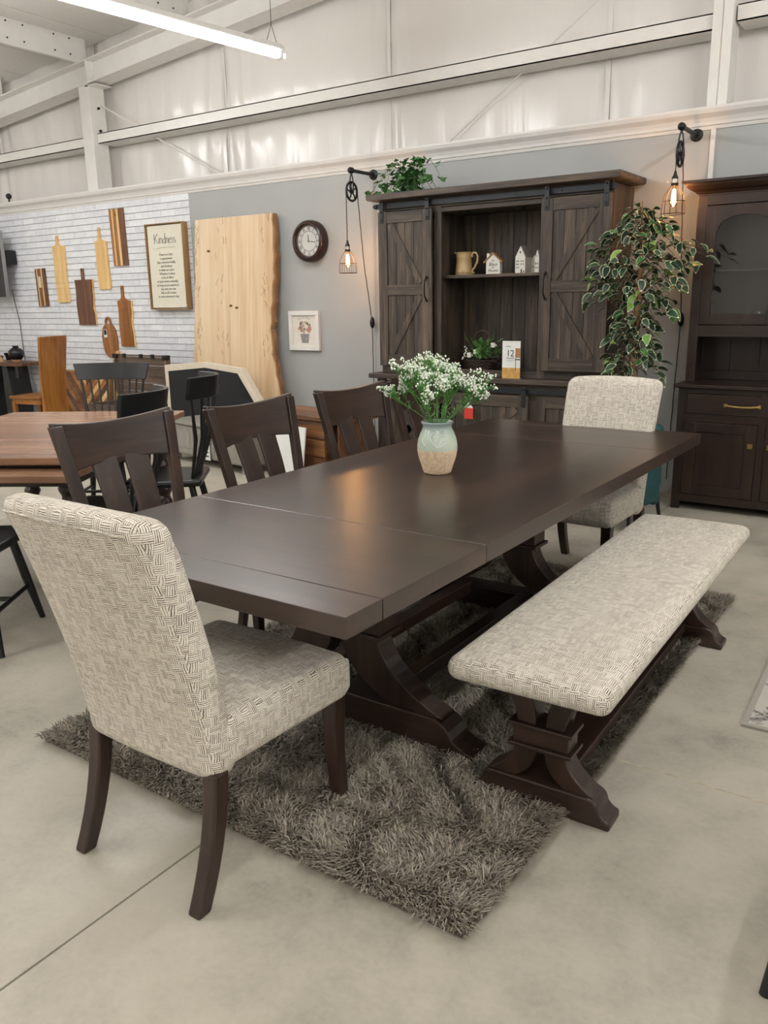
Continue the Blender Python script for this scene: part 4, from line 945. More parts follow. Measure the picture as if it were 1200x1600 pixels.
def trunk_at(z):
    for a, b in zip(tr[:-1], tr[1:]):
        if a[2] <= z <= b[2]: k = (z - a[2]) / (b[2] - a[2]); return Vector(a).lerp(Vector(b), k)
    return Vector(tr[-1])
def reach_at(z):
    if z < 1.38: return .19 if z < 1.2 else .14
    if z < 1.80: return .37 * math.sin(min(1, (z - 1.28) / .42) * PI * .55)
    return max(.05, .34 - (z - 1.80) * 1.35)
nl = 0; bi = 0
spots = [(.97 + .0125 * k) for k in range(0, 32)] + [(1.42 + .0093 * k) for k in range(0, 64)]
random.shuffle(spots)
ga = 0
for z in spots:
    if nl > 292: break
    az = ga; ga += 2.39996; Rr = reach_at(z) * random.uniform(.75, 1.15)
    p0 = trunk_at(max(.85, z - .08)); d = Vector((math.cos(az), math.sin(az) * .62, 0)); p1 = p0 + d * Rr * .55 + Vector((0, 0, .09)); p2 = p0 + d * Rr + Vector((0, 0, .06 - .10 * random.random()))
    MB().tube([tuple(p0), tuple(p1), tuple(p2)], [.004, .003, .0015], 5).build('branch', BRN, t)
    for k in range(3):
        u = (.45, .78, 1.0)[k]; q = p0.lerp(p1, u * 2) if u < .5 else p1.lerp(p2, u * 2 - 1)
        q = q + Vector((random.uniform(-.03, .03), random.uniform(-.03, .03), random.uniform(-.03, .03)))
        if q.x < -.10 and q.y > .0: q.y = random.uniform(-.06, .0)
        if q.x > .2 and q.y > .12: q.y = .10
        yaw = az + random.uniform(-1.2, 1.2); link_mesh('leaf', FL1, t, tuple(q), (random.uniform(-.8, .8), random.uniform(-.25, 1.1), yaw), [random.uniform(.75, 1.12)] * 3); nl += 1

# the leaves past the single ones, joined
fo = MB(); tints = []; random.seed(23); LV = [tuple(v.co) for v in FL1.vertices]; LF = [(tuple(p.vertices), p.material_index) for p in FL1.polygons]
for k in range(240):
    z = random.uniform(1.40, 1.98) if k % 4 else random.uniform(.98, 1.4); c0 = trunk_at(z); a = random.uniform(0, 2 * PI); rr = reach_at(z) * math.sqrt(random.random()) * .92
    p = c0 + Vector((math.cos(a) * rr, math.sin(a) * rr * .5, random.uniform(-.03, .05)))
    if p.x < -.10 and p.y > .0: p.y = -.03
    M = Matrix.Translation(p) @ Euler((random.uniform(-.8, .8), random.uniform(-.25, 1.1), a + random.uniform(-1.2, 1.2))).to_matrix().to_4x4() @ Matrix.Scale(random.uniform(.75, 1.05), 4)
    u_c = random.random(); tints += [srgb('#1f3626') if u_c < .3 else srgb('#26402c') if u_c < .6 else srgb('#2c4a32') if u_c < .82 else srgb('#4c7f42') if u_c < .95 else srgb('#7fa04a')] * len(LV)
    o_ = len(fo.v); fo.v.extend([tuple(M @ Vector(q)) for q in LV])
    for f_, mi_ in LF: fo.f.append(tuple(i + o_ for i in f_)); fo.mi.append(mi_)
fo = fo.build('foliage', [colattr('leaf_green_each', .45), FICR], t, smooth=True, sharp=180, fix=False, kind='stuff')
fo.data.color_attributes.new('tint', 'FLOAT_COLOR', 'POINT').data.foreach_set('color', [q for c_ in tints for q in c_])

# ================================================================== THINGS ON THE WALL
t = thing('wall_clock', 'round dark brown wall clock with roman numeral dial on the grey wall', 'clock', (-5.04, Y_WALL, 1.985))
RX = Matrix.Rotation(PI / 2, 4, 'X'); CLK = plain('dark_walnut_gloss', srgb('#2e1d18'), .28)
MB().lathe([(.165, 0), (.183, .005), (.186, .03), (.178, .05), (.184, .06), (.180, .08), (.165, .095), (.150, .10), (.142, .092), (.136, .07), (.13, .06)], 56, RX, caps=False).build('case', CLK, t, smooth=True)
MB().lathe([(.135, .0), (.135, .06)], 48, RX).build('dial', plain('dial_paper', srgb('#d8d8d4'), .5), t)
ring = MB()
for r0 in (.088, .133): ring.tube([(r0 * math.cos(2 * PI * k / 48), -.0605, r0 * math.sin(2 * PI * k / 48)) for k in range(49)], .0022, 4, caps=False)
ring.build('dial_rings', INK, t)
NUM = ['XII', 'I', 'II', 'III', 'IIII', 'V', 'VI', 'VII', 'VIII', 'IX', 'X', 'XI']
for k, n_ in enumerate(NUM):
    a = -2 * PI * k / 12; M = RX @ Matrix.Rotation(a, 4, 'Z') @ Matrix.Translation((0, .095, .0605)) @ Matrix.Diagonal((.8, 1.1, 1, 1)); text_mb(n_, .042, M, spacing=.85).build('numeral', INK, t, fix=False)
MB().box(-.003, .003, -.066, -.064, -.012, .055, Matrix.Rotation(R(-4), 4, 'Y')).build('hour_hand', INK, t); MB().box(-.0025, .0025, -.068, -.067, -.015, .08, Matrix.Rotation(R(98), 4, 'Y')).build('minute_hand', INK, t)
MB().lathe([(.138, .076), (.137, .078)], 48, RX).build('glass_cover', glassy('clock_glass', (1, 1, 1, 1), .03, .06), t)

t = thing('flower_print', 'white framed print of pink flowers in a grey bucket on the grey wall', 'picture', (-5.165, Y_WALL - .0, 1.18))
MB().box(-.145, .145, -.022, -.018, -.145, .145).build('print_paper', plain('print_cream', srgb('#dbd6cb'), .7, noise=.05, nscale=20), t)
for a, b, c_, d in ((-.184, .184, .142, .184), (-.184, .184, -.184, -.142)): MB().box(a, b, -.038, -.002, c_, d).build('frame_rail', WHITEP, t, bevel=.003)
for a, b in ((-.184, -.142), (.142, .184)): MB().box(a, b, -.038, -.002, -.142, .142).build('frame_stile', WHITEP, t, bevel=.003)
MB().prism([(-.035, -.115), (.045, -.115), (.06, -.03), (-.05, -.03)], 'xz', -.0228, -.022).build('printed_bucket', plain('print_grey', srgb('#8a8785'), .7, noise=.2, nscale=25), t)
random.seed(2); fm = MB(); gm = MB()
for k in range(34):
    a = random.uniform(0, 2 * PI); r = .075 * math.sqrt(random.random()); (fm if k % 3 else gm).lathe([(.001, 0), (random.uniform(.010, .017), .0)], 7, Matrix.Translation((.005 + r * math.cos(a), -.0235 - .0001 * k, .025 + r * .75 * math.sin(a))) @ RX, caps=False)
fm.build('printed_petals', plain('print_pink', srgb('#c08f82'), .7, noise=.3, nscale=40), t, fix=False); gm.build('printed_leaves', plain('print_sage', srgb('#6f7a62'), .7), t, fix=False)
lm = MB(); random.seed(3)
for k in range(8):
    if k == 4: continue
    a = (k - 3.5) * .10; M = Matrix.Translation((.17 * math.sin(a) * 1.1, -.0226, -.06 + .17 * math.cos(a))) @ Matrix.Rotation(a, 4, 'Y')
    for dx in (-.006, .0, .006): lm.tube([(dx, 0, 0), (dx + random.uniform(-.005, .005), 0, .02)], .0012, 4, M=M, flat=.4)
lm.build('printed_lettering', plain('faded_ink', srgb('#8d8a84'), .7), t, fix=False)

t = thing('kindness_sign', 'tall wood-framed cream sign lettered Kindness on the brick wall', 'sign', (-6.96, Y_WALL - .006, 1.826))
FW = {a: wood('framewood', a) for a in 'xyz'}
MB().box(-.26, .26, -.062, -.05, -.415, .415).build('panel', plain('sign_cream', srgb('#ded9c8'), .8), t)
for s in (-1, 1):
    MB().box(-.285, .285, -.078, -.002, s * .435 - .012, s * .435 + .0).build('frame_rail', FW['x'], t, bevel=.002) if s > 0 else MB().box(-.285, .285, -.078, -.002, -.435, -.423).build('frame_rail', FW['x'], t, bevel=.002)
    MB().box(s * .279 - .006, s * .279 + .006, -.078, -.002, -.423, .423).build('frame_stile', FW['z'], t, bevel=.002)
# hand-drawn heading
strokes = {'K': [[(0, 0), (.01, .9)], [(.5, .95), (.06, .42)], [(.12, .48), (.55, 0)]], 'i': [[(.1, 0), (.12, .52)], [(.13, .7), (.14, .74)]], 'n': [[(0, 0), (.03, .52)], [(.03, .40), (.15, .53), (.27, .48), (.30, 0)]],
           'd': [[(.32, .48), (.12, .45), (.02, .2), (.12, .0), (.30, .10)], [(.37, 0), (.36, .95)]], 'e': [[(.03, .27), (.30, .30), (.25, .5), (.10, .5), (.02, .25), (.12, .0), (.33, .08)]], 's': [[(.26, .48), (.10, .5), (.06, .36), (.25, .2), (.2, .02), (.02, .04)]]}
hd = MB(); cx_ = -.158
for ch, w_ in (('K', .58), ('i', .24), ('n', .38), ('d', .47), ('n', .38), ('e', .40), ('s', .32), ('s', .32)):
    for st in strokes[ch]: hd.tube([(cx_ + a * .106, -.0635, .235 + b * .105) for a, b in st], .0035, 5, flat=.35)
    cx_ += w_ * .106
hd.tube([(-.13, -.0635, .188), (-.02, -.0635, .196), (.15, -.0635, .193)], .003, 5, flat=.35)
hd.build('heading', INK, t, fix=False)
for k, ln in enumerate(['There is in fact', 'a superpower', 'that everyone holds,', 'and kindness', 'is what we call it.', 'Whether it takes', 'a lot of effort', 'or just comes naturally,', 'as long as you express it', 'any way you can', 'that is all it takes', "to save someone's day."]):
    q = text_mb(ln, .036, Matrix.Translation((0.0, -.0625, .112 - k * .0385)) @ RX @ Matrix.Diagonal((.95, 1, 1, 1))); q.build('verse_line', INK, t, fix=False)

# cutting boards hung on the brick
def board(label, x0, x1, z0, z1, mat, handle=None, wavy=0.0, tilt=0.0, strips=None, hole=False, tagc=None):
    w, h = x1 - x0, z1 - z0; xc, zc = (x0 + x1) / 2, (z0 + z1) / 2
    t = thing('cutting_board', label, 'cutting board', (xc, Y_WALL - .004, zc)); t.rotation_euler = (0, R(tilt), 0); rn = random.Random(int(abs(x0) * 100))
    th = .022; hh = h / 2; hw_ = w / 2; n = 9
    Lx = [-hw_ + wavy * math.sin(k * 1.1 + 1) * .5 for k in range(n)]; Rx = [hw_ + wavy * math.sin(k * .8 + rn.uniform(0, 3)) for k in range(n)]; zz = [-hh + h * k / (n - 1) for k in range(n)]
    if strips:
        k0 = 0; 
        for (f, m_) in strips:
            k1 = k0 + f; xa_, xb_ = -hw_ + w * k0, -hw_ + w * k1; sm_ = MB()
            if hole and xa_ < -.011 < xb_: sm_.box(xa_, xb_, -th, 0, -hh, hh - .075).box(xa_, xb_ - .020, -th, 0, hh - .075, hh - .045).box(xa_, xb_, -th, 0, hh - .045, hh)
            else: sm_.box(xa_, xb_, -th, 0, -hh, hh)
            sm_.build('wood_strip', m_, t, bevel=.0015); k0 = k1
    else:
        MB().ribbon(list(zip(Lx, zz)), list(zip(Rx, zz)), 'xz', -th, 0).build('blade', mat, t, bevel=.002)
        if wavy: MB().ribbon([(a - .006, z) for a, z in zip(Rx, zz)], [(a + .008 + rn.uniform(-.003, .004), z) for a, z in zip(Rx, zz)], 'xz', -th + .002, -.002).build('live_edge', wood('maple', 'z'), t)
    if handle:
        hx, hl, hwid = handle; a = bez((hx - hw_ * .8 if False else -hw_ + .0, hh), (hx - hwid, hh + .01), (hx - hwid, hh + hl * .35), 5) + [(hx - hwid, hh + hl)]; b = bez((hw_, hh), (hx + hwid, hh + .01), (hx + hwid, hh + hl * .35), 5) + [(hx + hwid, hh + hl)]
        if tagc == 'square': a = [(hx - hwid, hh), (hx - hwid, hh + hl)]; b = [(hx + hwid, hh), (hx + hwid, hh + hl)]
        za, zb_ = hh + hl * .72, hh + hl * .86                      # hanging slot cut right through the handle
        a[-1] = (hx - hwid, za); b[-1] = (hx + hwid, za)
        hm_ = MB().ribbon(a, b, 'xz', -th + .001, -.001).box(hx - hwid, hx - .006, -th + .001, -.001, za, zb_).box(hx + .006, hx + hwid, -th + .001, -.001, za, zb_).box(hx - hwid, hx + hwid, -th + .001, -.001, zb_, hh + hl)
        hm_.build('handle', mat, t)
    return t
MP, AC, DK, HN = wood('maple', 'z'), wood('acacia', 'z'), wood('darkboard', 'z'), wood('honey', 'z')
b1 = board('small striped cutting board with a paper tag on the brick wall', -9.345, -9.155, 1.445, 1.885, None, strips=[(.14, DK), (.12, MP), (.34, DK), (.13, MP), (.27, DK)], tilt=-1)
MB().box(-.035, .01, -.026, -.0235, -.0, .13).build('paper_tag', CREAM, b1)
board('tall pale maple cutting board with a long neck handle beside the striped board', -8.955, -8.74, 1.485, 2.12, MP, handle=(-.01, .12, .018), wavy=.006)
board('dark walnut cutting board with a square handle between two pale boards', -8.595, -8.29, 1.225, 1.735, DK, handle=(-.005, .125, .022), wavy=.012, tagc='square')
board('slim pale maple cutting board hung under the tall two-tone board', -8.165, -7.97, 1.62, 2.135, MP, handle=(-.015, .15, .016), wavy=.008)
board('tall two-tone acacia cutting board with a hanging hole, topmost on the brick wall', -7.865, -7.635, 1.865, 2.46, None, strips=[(.16, AC), (.12, MP), (.22, AC), (.16, MP), (.34, DK)], hole=True, tilt=-1)
board('honey brown live-edge cutting board with a curved neck handle beside the oval board', -7.865, -7.645, .99, 1.49, HN, handle=(-.02, .165, .017), wavy=.012)
t = thing('oval_board', 'oval cutting board with a loop handle and a small label on the brick wall', 'cutting board', (-8.063, Y_WALL - .004, 1.06)); t.rotation_euler = (0, R(-3), 0)
el = [(.128 * math.copysign(abs(math.cos(a)) ** .75, math.cos(a)), .19 * math.copysign(abs(math.sin(a)) ** .8, math.sin(a)) - .01) for a in [2 * PI * k / 36 for k in range(36)]]
MB().prism(el, 'xz', -.022, 0).build('blade', AC, t, bevel=.003); MB().tube([(.042 * math.cos(a), -.011, .185 + .062 * math.sin(a)) for a in [-.3 + (PI + .6) * k / 14 for k in range(15)]], .014, 8).build('loop_handle', AC, t, smooth=True)
MB().box(-.085, -.03, -.0235, -.022, .03, .12).build('label', PAPER, t); MB().box(-.08, -.035, -.0245, -.0235, .06, .115).build('label_print', INK, t)

# television on its bracket with cable
t = thing('television', 'black flat television on a bracket over the brick wall', 'television', (-10.3, 6.06, 1.95))
MB().box(-.60, .60, -.02, .02, -.385, .385).build('screen', plain('screen_black', srgb('#0c0d10'), .15), t, bevel=.004); MB().box(.592, .602, -.021, .021, -.388, .388).build('bezel', plain('bezel_silver', srgb('#9a9a9a'), .3, metal=.7), t)
MB().box(.46, .60, .02, .17, .0, .16).build('bracket', IRON, t); MB().tube([(.50, .12, -.3), (.515, .165, -.7), (.53, .165, -1.3), (.56, .165, -1.94)], .005, 6).build('power_cable', IRON, t)

# live-edge slab leaning on the wall
t = thing('wood_slab', 'large pale live-edge wood slab leaning on the grey wall', 'wood slab', (-5.93, 6.09, 0)); t.rotation_euler = (R(-3.2), 0, 0)
zs = [0, .25, .48, .70, .95, 1.2, 1.45, 1.75, 2.0, 2.255]
rt = [.60, .60, .585, .53, .475, .455, .475, .50, .497, .485]; lt_ = [-.62, -.62, -.63, -.62, -.60, -.585, -.565, -.548, -.545, -.53]
rf = []; lf_ = []; zf = []
for k in range(len(zs) - 1):
    for u in (0, .25, .5, .75):
        zf.append(zs[k] * (1 - u) + zs[k + 1] * u); e = .006 * math.sin(zf[-1] * 31) + .004 * math.sin(zf[-1] * 57)
        rf.append(rt[k] * (1 - u) + rt[k + 1] * u + e); lf_.append(lt_[k] * (1 - u) + lt_[k + 1] * u + e * .6)
zf.append(2.255); rf.append(.485); lf_.append(-.53)
SLM = wood('slab', 'z')
for a_, b_, nm in ((None, -.08, 'plank'), (-.078, None, 'plank')):
    A = list(zip(lf_ if a_ is None else [a_] * len(zf), zf)); B = list(zip(rf if b_ is None else [b_] * len(zf), zf)); MB().ribbon(A, B, 'xz', -.065, 0).build(nm, SLM, t, bevel=.002)
MB().ribbon([(x - .004, z) for x, z in zip(rf, zf)], [(x + .022 + .006 * math.sin(z * 41), z) for x, z in zip(rf, zf)], 'xz', -.045, -.002).build('bark_edge', wood('bark', 'z'), t)
SPALT = plain('spalt_line', srgb('#6d5433'), .7, noise=.3, nscale=60); random.seed(9); sm = MB()
for _ in range(60):
    z = random.uniform(.9, 2.2); x = random.choice((random.uniform(.36, .46), random.uniform(-.54, -.48), random.uniform(-.25, -.1))); sm.tube([(x, -.0655, z), (x + random.uniform(-.02, .02), -.0655, z + .02), (x + random.uniform(-.02, .02), -.0655, z + random.uniform(.03, .08))], .0022, 4, flat=.3)
for x, z in ((-.06, 1.42), (.02, 1.40), (-.05, .62), (-.35, 1.95)): sm.ball((x, -.064, z), .02, 10, 6, sz=.6)
sm.build('spalt_marks', SPALT, t, fix=False)
# ================================================================== LEFT DISPLAY: TABLE, WINDSOR CHAIRS AND MORE
CH_ = {a: wood('cherry', a) for a in 'xyz'}
UA = R(31)
t = thing('extension_table', 'brown wood extension table with a lower pull-out leaf among black spindle chairs', 'table', (-4.27, 2.765, 0), UA)
MB().box(-.585, .585, -.845, .845, .722, .76).build('table_top', CH_['x'], t, bevel=.006); MB().box(-.585, .585, -.98, -.60, .665, .70).build('pull_out_leaf', CH_['x'], t, bevel=.006)
MB().box(-.50, .50, -.76, .76, .60, .72).build('apron', wood('espresso', 'x'), t, bevel=.003)
for sx_ in (-1, 1):
    for sy in (-1, 1):
        tw = MB(); n = 40; 
        pr = [(.045 + .008 * math.sin(k * 1.15), .60 - .60 * k / n) for k in range(n + 1)]
        tw.lathe(pr, 14, Matrix.Translation((sx_ * .45, sy * .70, 0))); tw.build('leg', wood('espresso', 'z'), t, smooth=True)
def windsor(label, loc, rz, kind='comb'):
    """black spindle-back chair, faces +y"""
    t = thing('spindle_chair', label, 'chair', loc, rz, 'black spindle-back chairs')
    def seat(x, y, z): return (x * (1 - .10 * max(0, -y) / .22), y, z - (.012 * (1 - (x / .24) ** 2) * (1 - (y / .22) ** 2) if z > .45 else 0))
    MB().rbox(-.235, .235, -.215, .225, .425, .468, .02, 6, seat, res=(10, 10, 2)).build('seat', BLACKP, t, smooth=True, sharp=60)
    for sx_, sy in ((-1, 1), (1, 1), (-1, -1), (1, -1)):
        MB().tube([(sx_ * .16, sy * .15, .43), (sx_ * .19, sy * .19, .22), (sx_ * .225, sy * .235, 0)], [.019, .021, .013], 10).build('leg', BLACKP, t, smooth=True)
    for sx_ in (-1, 1): MB().tube([(sx_ * .196, -.20, .18), (sx_ * .196, .20, .18)], [.011, .011], 8).build('stretcher', BLACKP, t, smooth=True)
    MB().tube([(-.196, 0, .18), (.196, 0, .18)], .011, 8).build('stretcher', BLACKP, t, smooth=True)
    H = 1.05 if kind == 'comb' else 1.05; bow = .06 if kind == 'comb' else .13; half = .245 if kind == 'comb' else .235; yb_ = -.30
    n = 18; hgt = .115 if kind == 'comb' else .125
    vs = []; fs = []
    for i in range(n + 1):
        u = -1 + 2 * i / n; y = yb_ + bow * u * u * (1 if kind == 'comb' else 1); 
        fl_ = .03 if kind == 'comb' else .015
        for z, ex, th in ((H - hgt, 0, -.011), (H - hgt, 0, .011), (H, fl_, .011), (H, fl_, -.011)):
            vs.append((u * (half + ex), y + th - (.02 if z == H else 0), z))
    for i in range(n):
        for k in range(4): fs.append((4 * i + k, 4 * i + (k + 1) % 4, 4 * i + 4 + (k + 1) % 4, 4 * i + 4 + k))
    fs += [(3, 2, 1, 0), (4 * n, 4 * n + 1, 4 * n + 2, 4 * n + 3)]
    MB().add(vs, fs).build('crest_rail', BLACKP, t, bevel=.004, smooth=True)
    m = 9
    for i in range(m):
        u = -1 + 2 * i / (m - 1); u *= .92; xt = u * half; yt = yb_ + bow * u * u; xb = u * .175; yb2 = -.175 + .02 * u * u
        r = .010 if abs(u) > .9 else .0075
        MB().tube([(xb, yb2, .45), ((xb + xt) / 2, (yb2 + yt) / 2 - .025, .70), (xt, yt, H - hgt + .005)], [r, r * 1.15, r * .85], 8).build('spindle', BLACKP, t, smooth=True)
    return t
u_ = Vector((math.cos(UA), math.sin(UA), 0)); v_ = Vector((-math.sin(UA), math.cos(UA), 0))
windsor('black spindle chair with straight flared crest across the brown extension table', (-4.80, 3.58, 0), UA + PI, 'comb')
windsor('black bow-crest spindle chair, its crest just behind the nearest slat-back chair', (-3.44, 2.57, 0), UA + PI / 2, 'bow')
windsor('black bow-crest spindle chair in front of the grey cabinet', (-3.80, 3.27, 0), UA + PI / 2 + R(8), 'bow')
windsor('black spindle chair at the pull-out leaf of the brown table', (-3.52, 1.82, 0), UA + R(5), 'comb')
windsor('black spindle chair whose splayed leg stands on bare concrete beside the bench', (.06, 1.88, 0), R(0), 'comb')

# panel-back wooden chair
HX_ = {a: wood('honey', a) for a in 'xyz'}
t = thing('panel_back_chair', 'honey wood chair with a tall curved plank back by the brick wall', 'chair', (-8.68, 5.66, 0), R(103))
vs = []; fs = []; n = 14
for i in range(n + 1):
    z = .05 + 1.07 * i / n; k = (z - .45) / .67; y = -.21 - .07 * max(0, k) ** 1.3 - .05 * max(0, -k); hw2 = .20 - .012 * math.sin(z * 4)
    vs += [(-hw2, y - .015, z), (hw2, y - .015, z), (hw2, y + .015, z), (-hw2, y + .015, z)]
for i in range(n):
    for k in range(4): fs.append((4 * i + k, 4 * i + (k + 1) % 4, 4 * i + 4 + (k + 1) % 4, 4 * i + 4 + k))
fs += [(3, 2, 1, 0), (4 * n, 4 * n + 1, 4 * n + 2, 4 * n + 3)]
MB().add(vs, fs).build('back_plank', HX_['z'], t, bevel=.004, smooth=True)
MB().box(-.22, .22, -.20, .24, .43, .462).build('seat', HX_['y'], t, bevel=.005); MB().box(-.20, .20, -.19, .22, .37, .43).build('apron', HX_['x'], t, bevel=.003)
for s in (-1, 1): MB().box(s * .19 - .022, s * .19 + .022, .175, .22, 0, .40).build('leg', HX_['z'], t, bevel=.003)
for s in (-1, 1): MB().box(s * .17 - .02, s * .17 + .02, -.24, -.20, 0, .40).build('rear_leg', HX_['z'], t, bevel=.003)

# console with pottery
t = thing('console_table', 'wood console on black steel legs against the brick wall', 'table', (-9.95, 6.02, 0))
MB().box(-.62, .62, -.19, .19, .745, .785).build('table_top', wood('walnut', 'x'), t, bevel=.004)
for s in (-1, 1): MB().prism([(s * .26 - .05, 0), (s * .26 + .05, 0), (s * .32 + .05, .36), (s * .26 + .05, .745), (s * .26 - .05, .745), (s * .2, .36)], 'xz', -.14, .14).build('leg', BLACKP, t, bevel=.004)
MB().box(.52, .58, -.16, -.10, .60, .745).build('bracket', BLACKP, t, bevel=.003)
BLG = plain('black_glaze', srgb('#14161b'), .15); RAW = plain('raw_clay', srgb('#b99a70'), .8)
t = thing('black_vase', 'round-shouldered black pottery vase with a clay foot on the console', 'vase', (-9.62, 6.02, .785))
MB().lathe([(.055, .025), (.085, .06), (.098, .10), (.09, .135), (.06, .16), (.036, .172), (.038, .195), (.033, .195), (.03, .17)], 28, caps=False).build('body', BLG, t, smooth=True); MB().lathe([(.045, 0), (.06, .026)], 24).build('clay_foot', RAW, t, smooth=True)
t = thing('black_cup', 'small flared black pottery cup beside the black vase', 'cup', (-9.86, 6.06, .785))
MB().lathe([(.03, 0), (.035, .05), (.055, .10), (.05, .10), (.03, .05), (.02, .02)], 24, caps=False).build('body', BLG, t, smooth=True); MB().lathe([(.034, 0), (.034, .008)], 20).build('foot', RAW, t)
t = thing('clay_bell', 'small raw clay bell shape on the console', 'ornament', (-9.83, 5.92, .785)); MB().lathe([(.05, 0), (.048, .02), (.03, .055), (.012, .07)], 20).build('body', RAW, t, smooth=True); MB().ball((0, 0, .076), .01, 8, 6).build('knob', RAW, t, smooth=True)
t = thing('dough_bowl', 'long dark wooden dough bowl on the console', 'bowl', (-10.12, 5.98, .785)); MB().rbox(-.2, .2, -.09, .09, 0, .07, .04, 6, lambda x, y, z: (x * (.7 + 4 * z), y * (.7 + 4 * z), z), res=(8, 6, 3)).build('body', wood('darkboard', 'x'), t, smooth=True, sharp=180); MB().rbox(-.17, .17, -.06, .06, .055, .074, .01, 4, res=(6, 4, 1)).build('hollow', RAW, t, smooth=True)

# herringbone panel, maple board, trunk
random.seed(6)
t = thing('herringbone_panel', 'mixed wood herringbone panel leaning on the brick wall', 'wall panel', (-8.52, 6.14, 0)); t.rotation_euler = (R(-6), 0, 0)
MB().box(-.43, .43, -.004, .012, .0, .68).build('backing', wood('trunkwood', 'x'), t)
for a, b in ((-.45, -.43), (.43, .45)): MB().box(a, b, -.026, .014, 0, .70).build('frame_stile', wood('framewood', 'z'), t)
MB().box(-.43, .43, -.026, .014, .68, .70).build('frame_rail', wood('framewood', 'x'), t)
HB = [wood(k, 'x') for k in ('trunkwood', 'acacia', 'maple', 'walnut', 'darkboard', 'honey')]
for half in (-1, 1):
    for k in range(14):
        zc = -.38 + k * .082
        A = [(0, zc), (half * .43, zc + .43), (half * .43, zc + .43 + .076), (0, zc + .076)]
        # keep the strip inside the frame
        def clip(P, lo, hi):
            for lim, sg in ((lo, 1), (hi, -1)):
                out = []
                for i in range(len(P)):
                    p, q = P[i], P[(i + 1) % len(P)]; ip = (p[1] - lim) * sg >= 0; iq = (q[1] - lim) * sg >= 0
                    if ip: out.append(p)
                    if ip != iq: w_ = (lim - p[1]) / (q[1] - p[1]); out.append((p[0] + (q[0] - p[0]) * w_, lim))
                P = out
                if not P: break
            return P
        A = clip(A, .0, .68)
        if len(A) > 2: MB().prism(A, 'xz', -.016 - random.uniform(0, .003), -.004).build('slat', HB[random.randrange(6)], t, bevel=.001)
t = thing('serving_board', 'pale maple serving board standing against the brick beside the herringbone panel', 'cutting board', (-7.91, 6.15, 0)); t.rotation_euler = (R(-4), 0, 0)
MB().box(-.09, .09, -.02, 0, 0, .84).build('blade', wood('maple', 'z'), t, bevel=.004); MB().prism([(-.05, .84), (.05, .84), (.03, .94), (-.03, .94)], 'xz', -.02, 0).build('handle', wood('maple', 'z'), t, bevel=.003)
TRW = {a: wood('trunkwood', a) for a in 'xyz'}
t = thing('wooden_trunk', 'weathered wooden trunk with its plank lid raised and black corners', 'trunk', (-7.14, 5.72, 0))
for k in range(5): MB().box(-.41, .41, -.25, -.235, .02 + k * .085, .10 + k * .085).build('front_plank', TRW['x'], t, bevel=.002)
for s in (-1, 1): MB().box(s * .40 - .012, s * .40 + .012, -.235, .16, .02, .44).build('side_panel', TRW['y'], t, bevel=.002)
MB().box(-.40, .40, -.235, .16, .02, .04).build('bottom', TRW['x'], t)
ld_ = MB(); 
for k in range(5): MB().box(-.395, .395, .16, .175, .46 + k * .091, .546 + k * .091).build('lid_plank', TRW['x'], t, bevel=.003)
for s in (-1, 1):
    pts = bez((.17, .45), (.06, .68), (.165, .93), 8); MB().ribbon(pts, [(.20, z) for _, z in pts], 'yz', s * .405 - .014, s * .405 + .014).build('lid_side', TRW['z'], t, bevel=.002)
    MB().box(s * .395 - .035, s * .395 + .035, .135, .19, .89, .935).build('corner_iron', IRON, t, bevel=.004)
MB().box(-.41, .41, .155, .195, .915, .93).build('lid_edge', TRW['x'], t, bevel=.002)
for x in (-.25, .02, .2): MB().box(x - .02, x + .02, .14, .165, .90, .94).build('latch', IRON, t, bevel=.003)

# grey cabinet with black cream-edged panel behind
GP = {a: wood('greypaint', a) for a in 'xyz'}
t = thing('grey_cabinet', 'low grey painted cabinet with framed doors behind the slat-back chairs', 'cabinet', (-5.50, 5.42, 0), R(-11))
MB().box(-.60, .60, -.20, .20, .07, .36).build('carcass', GP['x'], t, bevel=.003); MB().box(-.63, .63, -.23, .21, .36, .385).build('cabinet_top', GP['x'], t, bevel=.004)
for sx_ in (-1, 1):
    for sy in (-1, 1): MB().box(sx_ * .57 - .03, sx_ * .57 + .03, sy * .17 - .03, sy * .17 + .03, 0, .08).build('foot', GP['z'], t, bevel=.004)
for k in range(3):
    a = -.59 + k * .398; d = MB().box(a, a + .384, -.212, -.20, .085, .345).build('door', GP['z'], t, bevel=.002); MB().box(a + .055, a + .33, -.216, -.212, .135, .295).build('door_panel', GP['z'], d, bevel=.003)
t = thing('price_tag', 'red and white price tag taped to the grey cabinet', 'tag', (-5.50 + .0, 5.42 - .232, .07), R(-11)); MB().box(-.05, .05, -.003, 0, 0, .14).build('white_sheet', PAPER, t); MB().box(-.05, .05, -.003, 0, .14, .25).build('red_header', plain('tag_red2', srgb('#c8452f'), .6), t)
for k in range(3): MB().box(-.035, .03, -.004, -.003, .03 + k * .035, .042 + k * .035).build('printed_line', INK, t)
t = thing('display_board', 'large black-faced board with cream edging and a clipped corner behind the grey cabinet', 'board', (-5.95, 5.80, 0))
ol = [(-.68, 0), (.72, 0), (.72, .42), (.405, .85), (-.10, .895), (-.68, .85)]; MB().prism(ol, 'xz', -.045, .0).build('cream_edge', CREAM, t, bevel=.006)
MB().prism([(-.62, .05), (.66, .05), (.655, .40), (.37, .795), (-.10, .84), (-.62, .79)], 'xz', -.052, -.045).build('black_face', BLACKF, t)
MB().prism([(.375, .80), (.67, .40), (.725, .42), (.41, .855)], 'xz', -.09, -.04).build('cream_bolster', CREAM, t, bevel=.008)

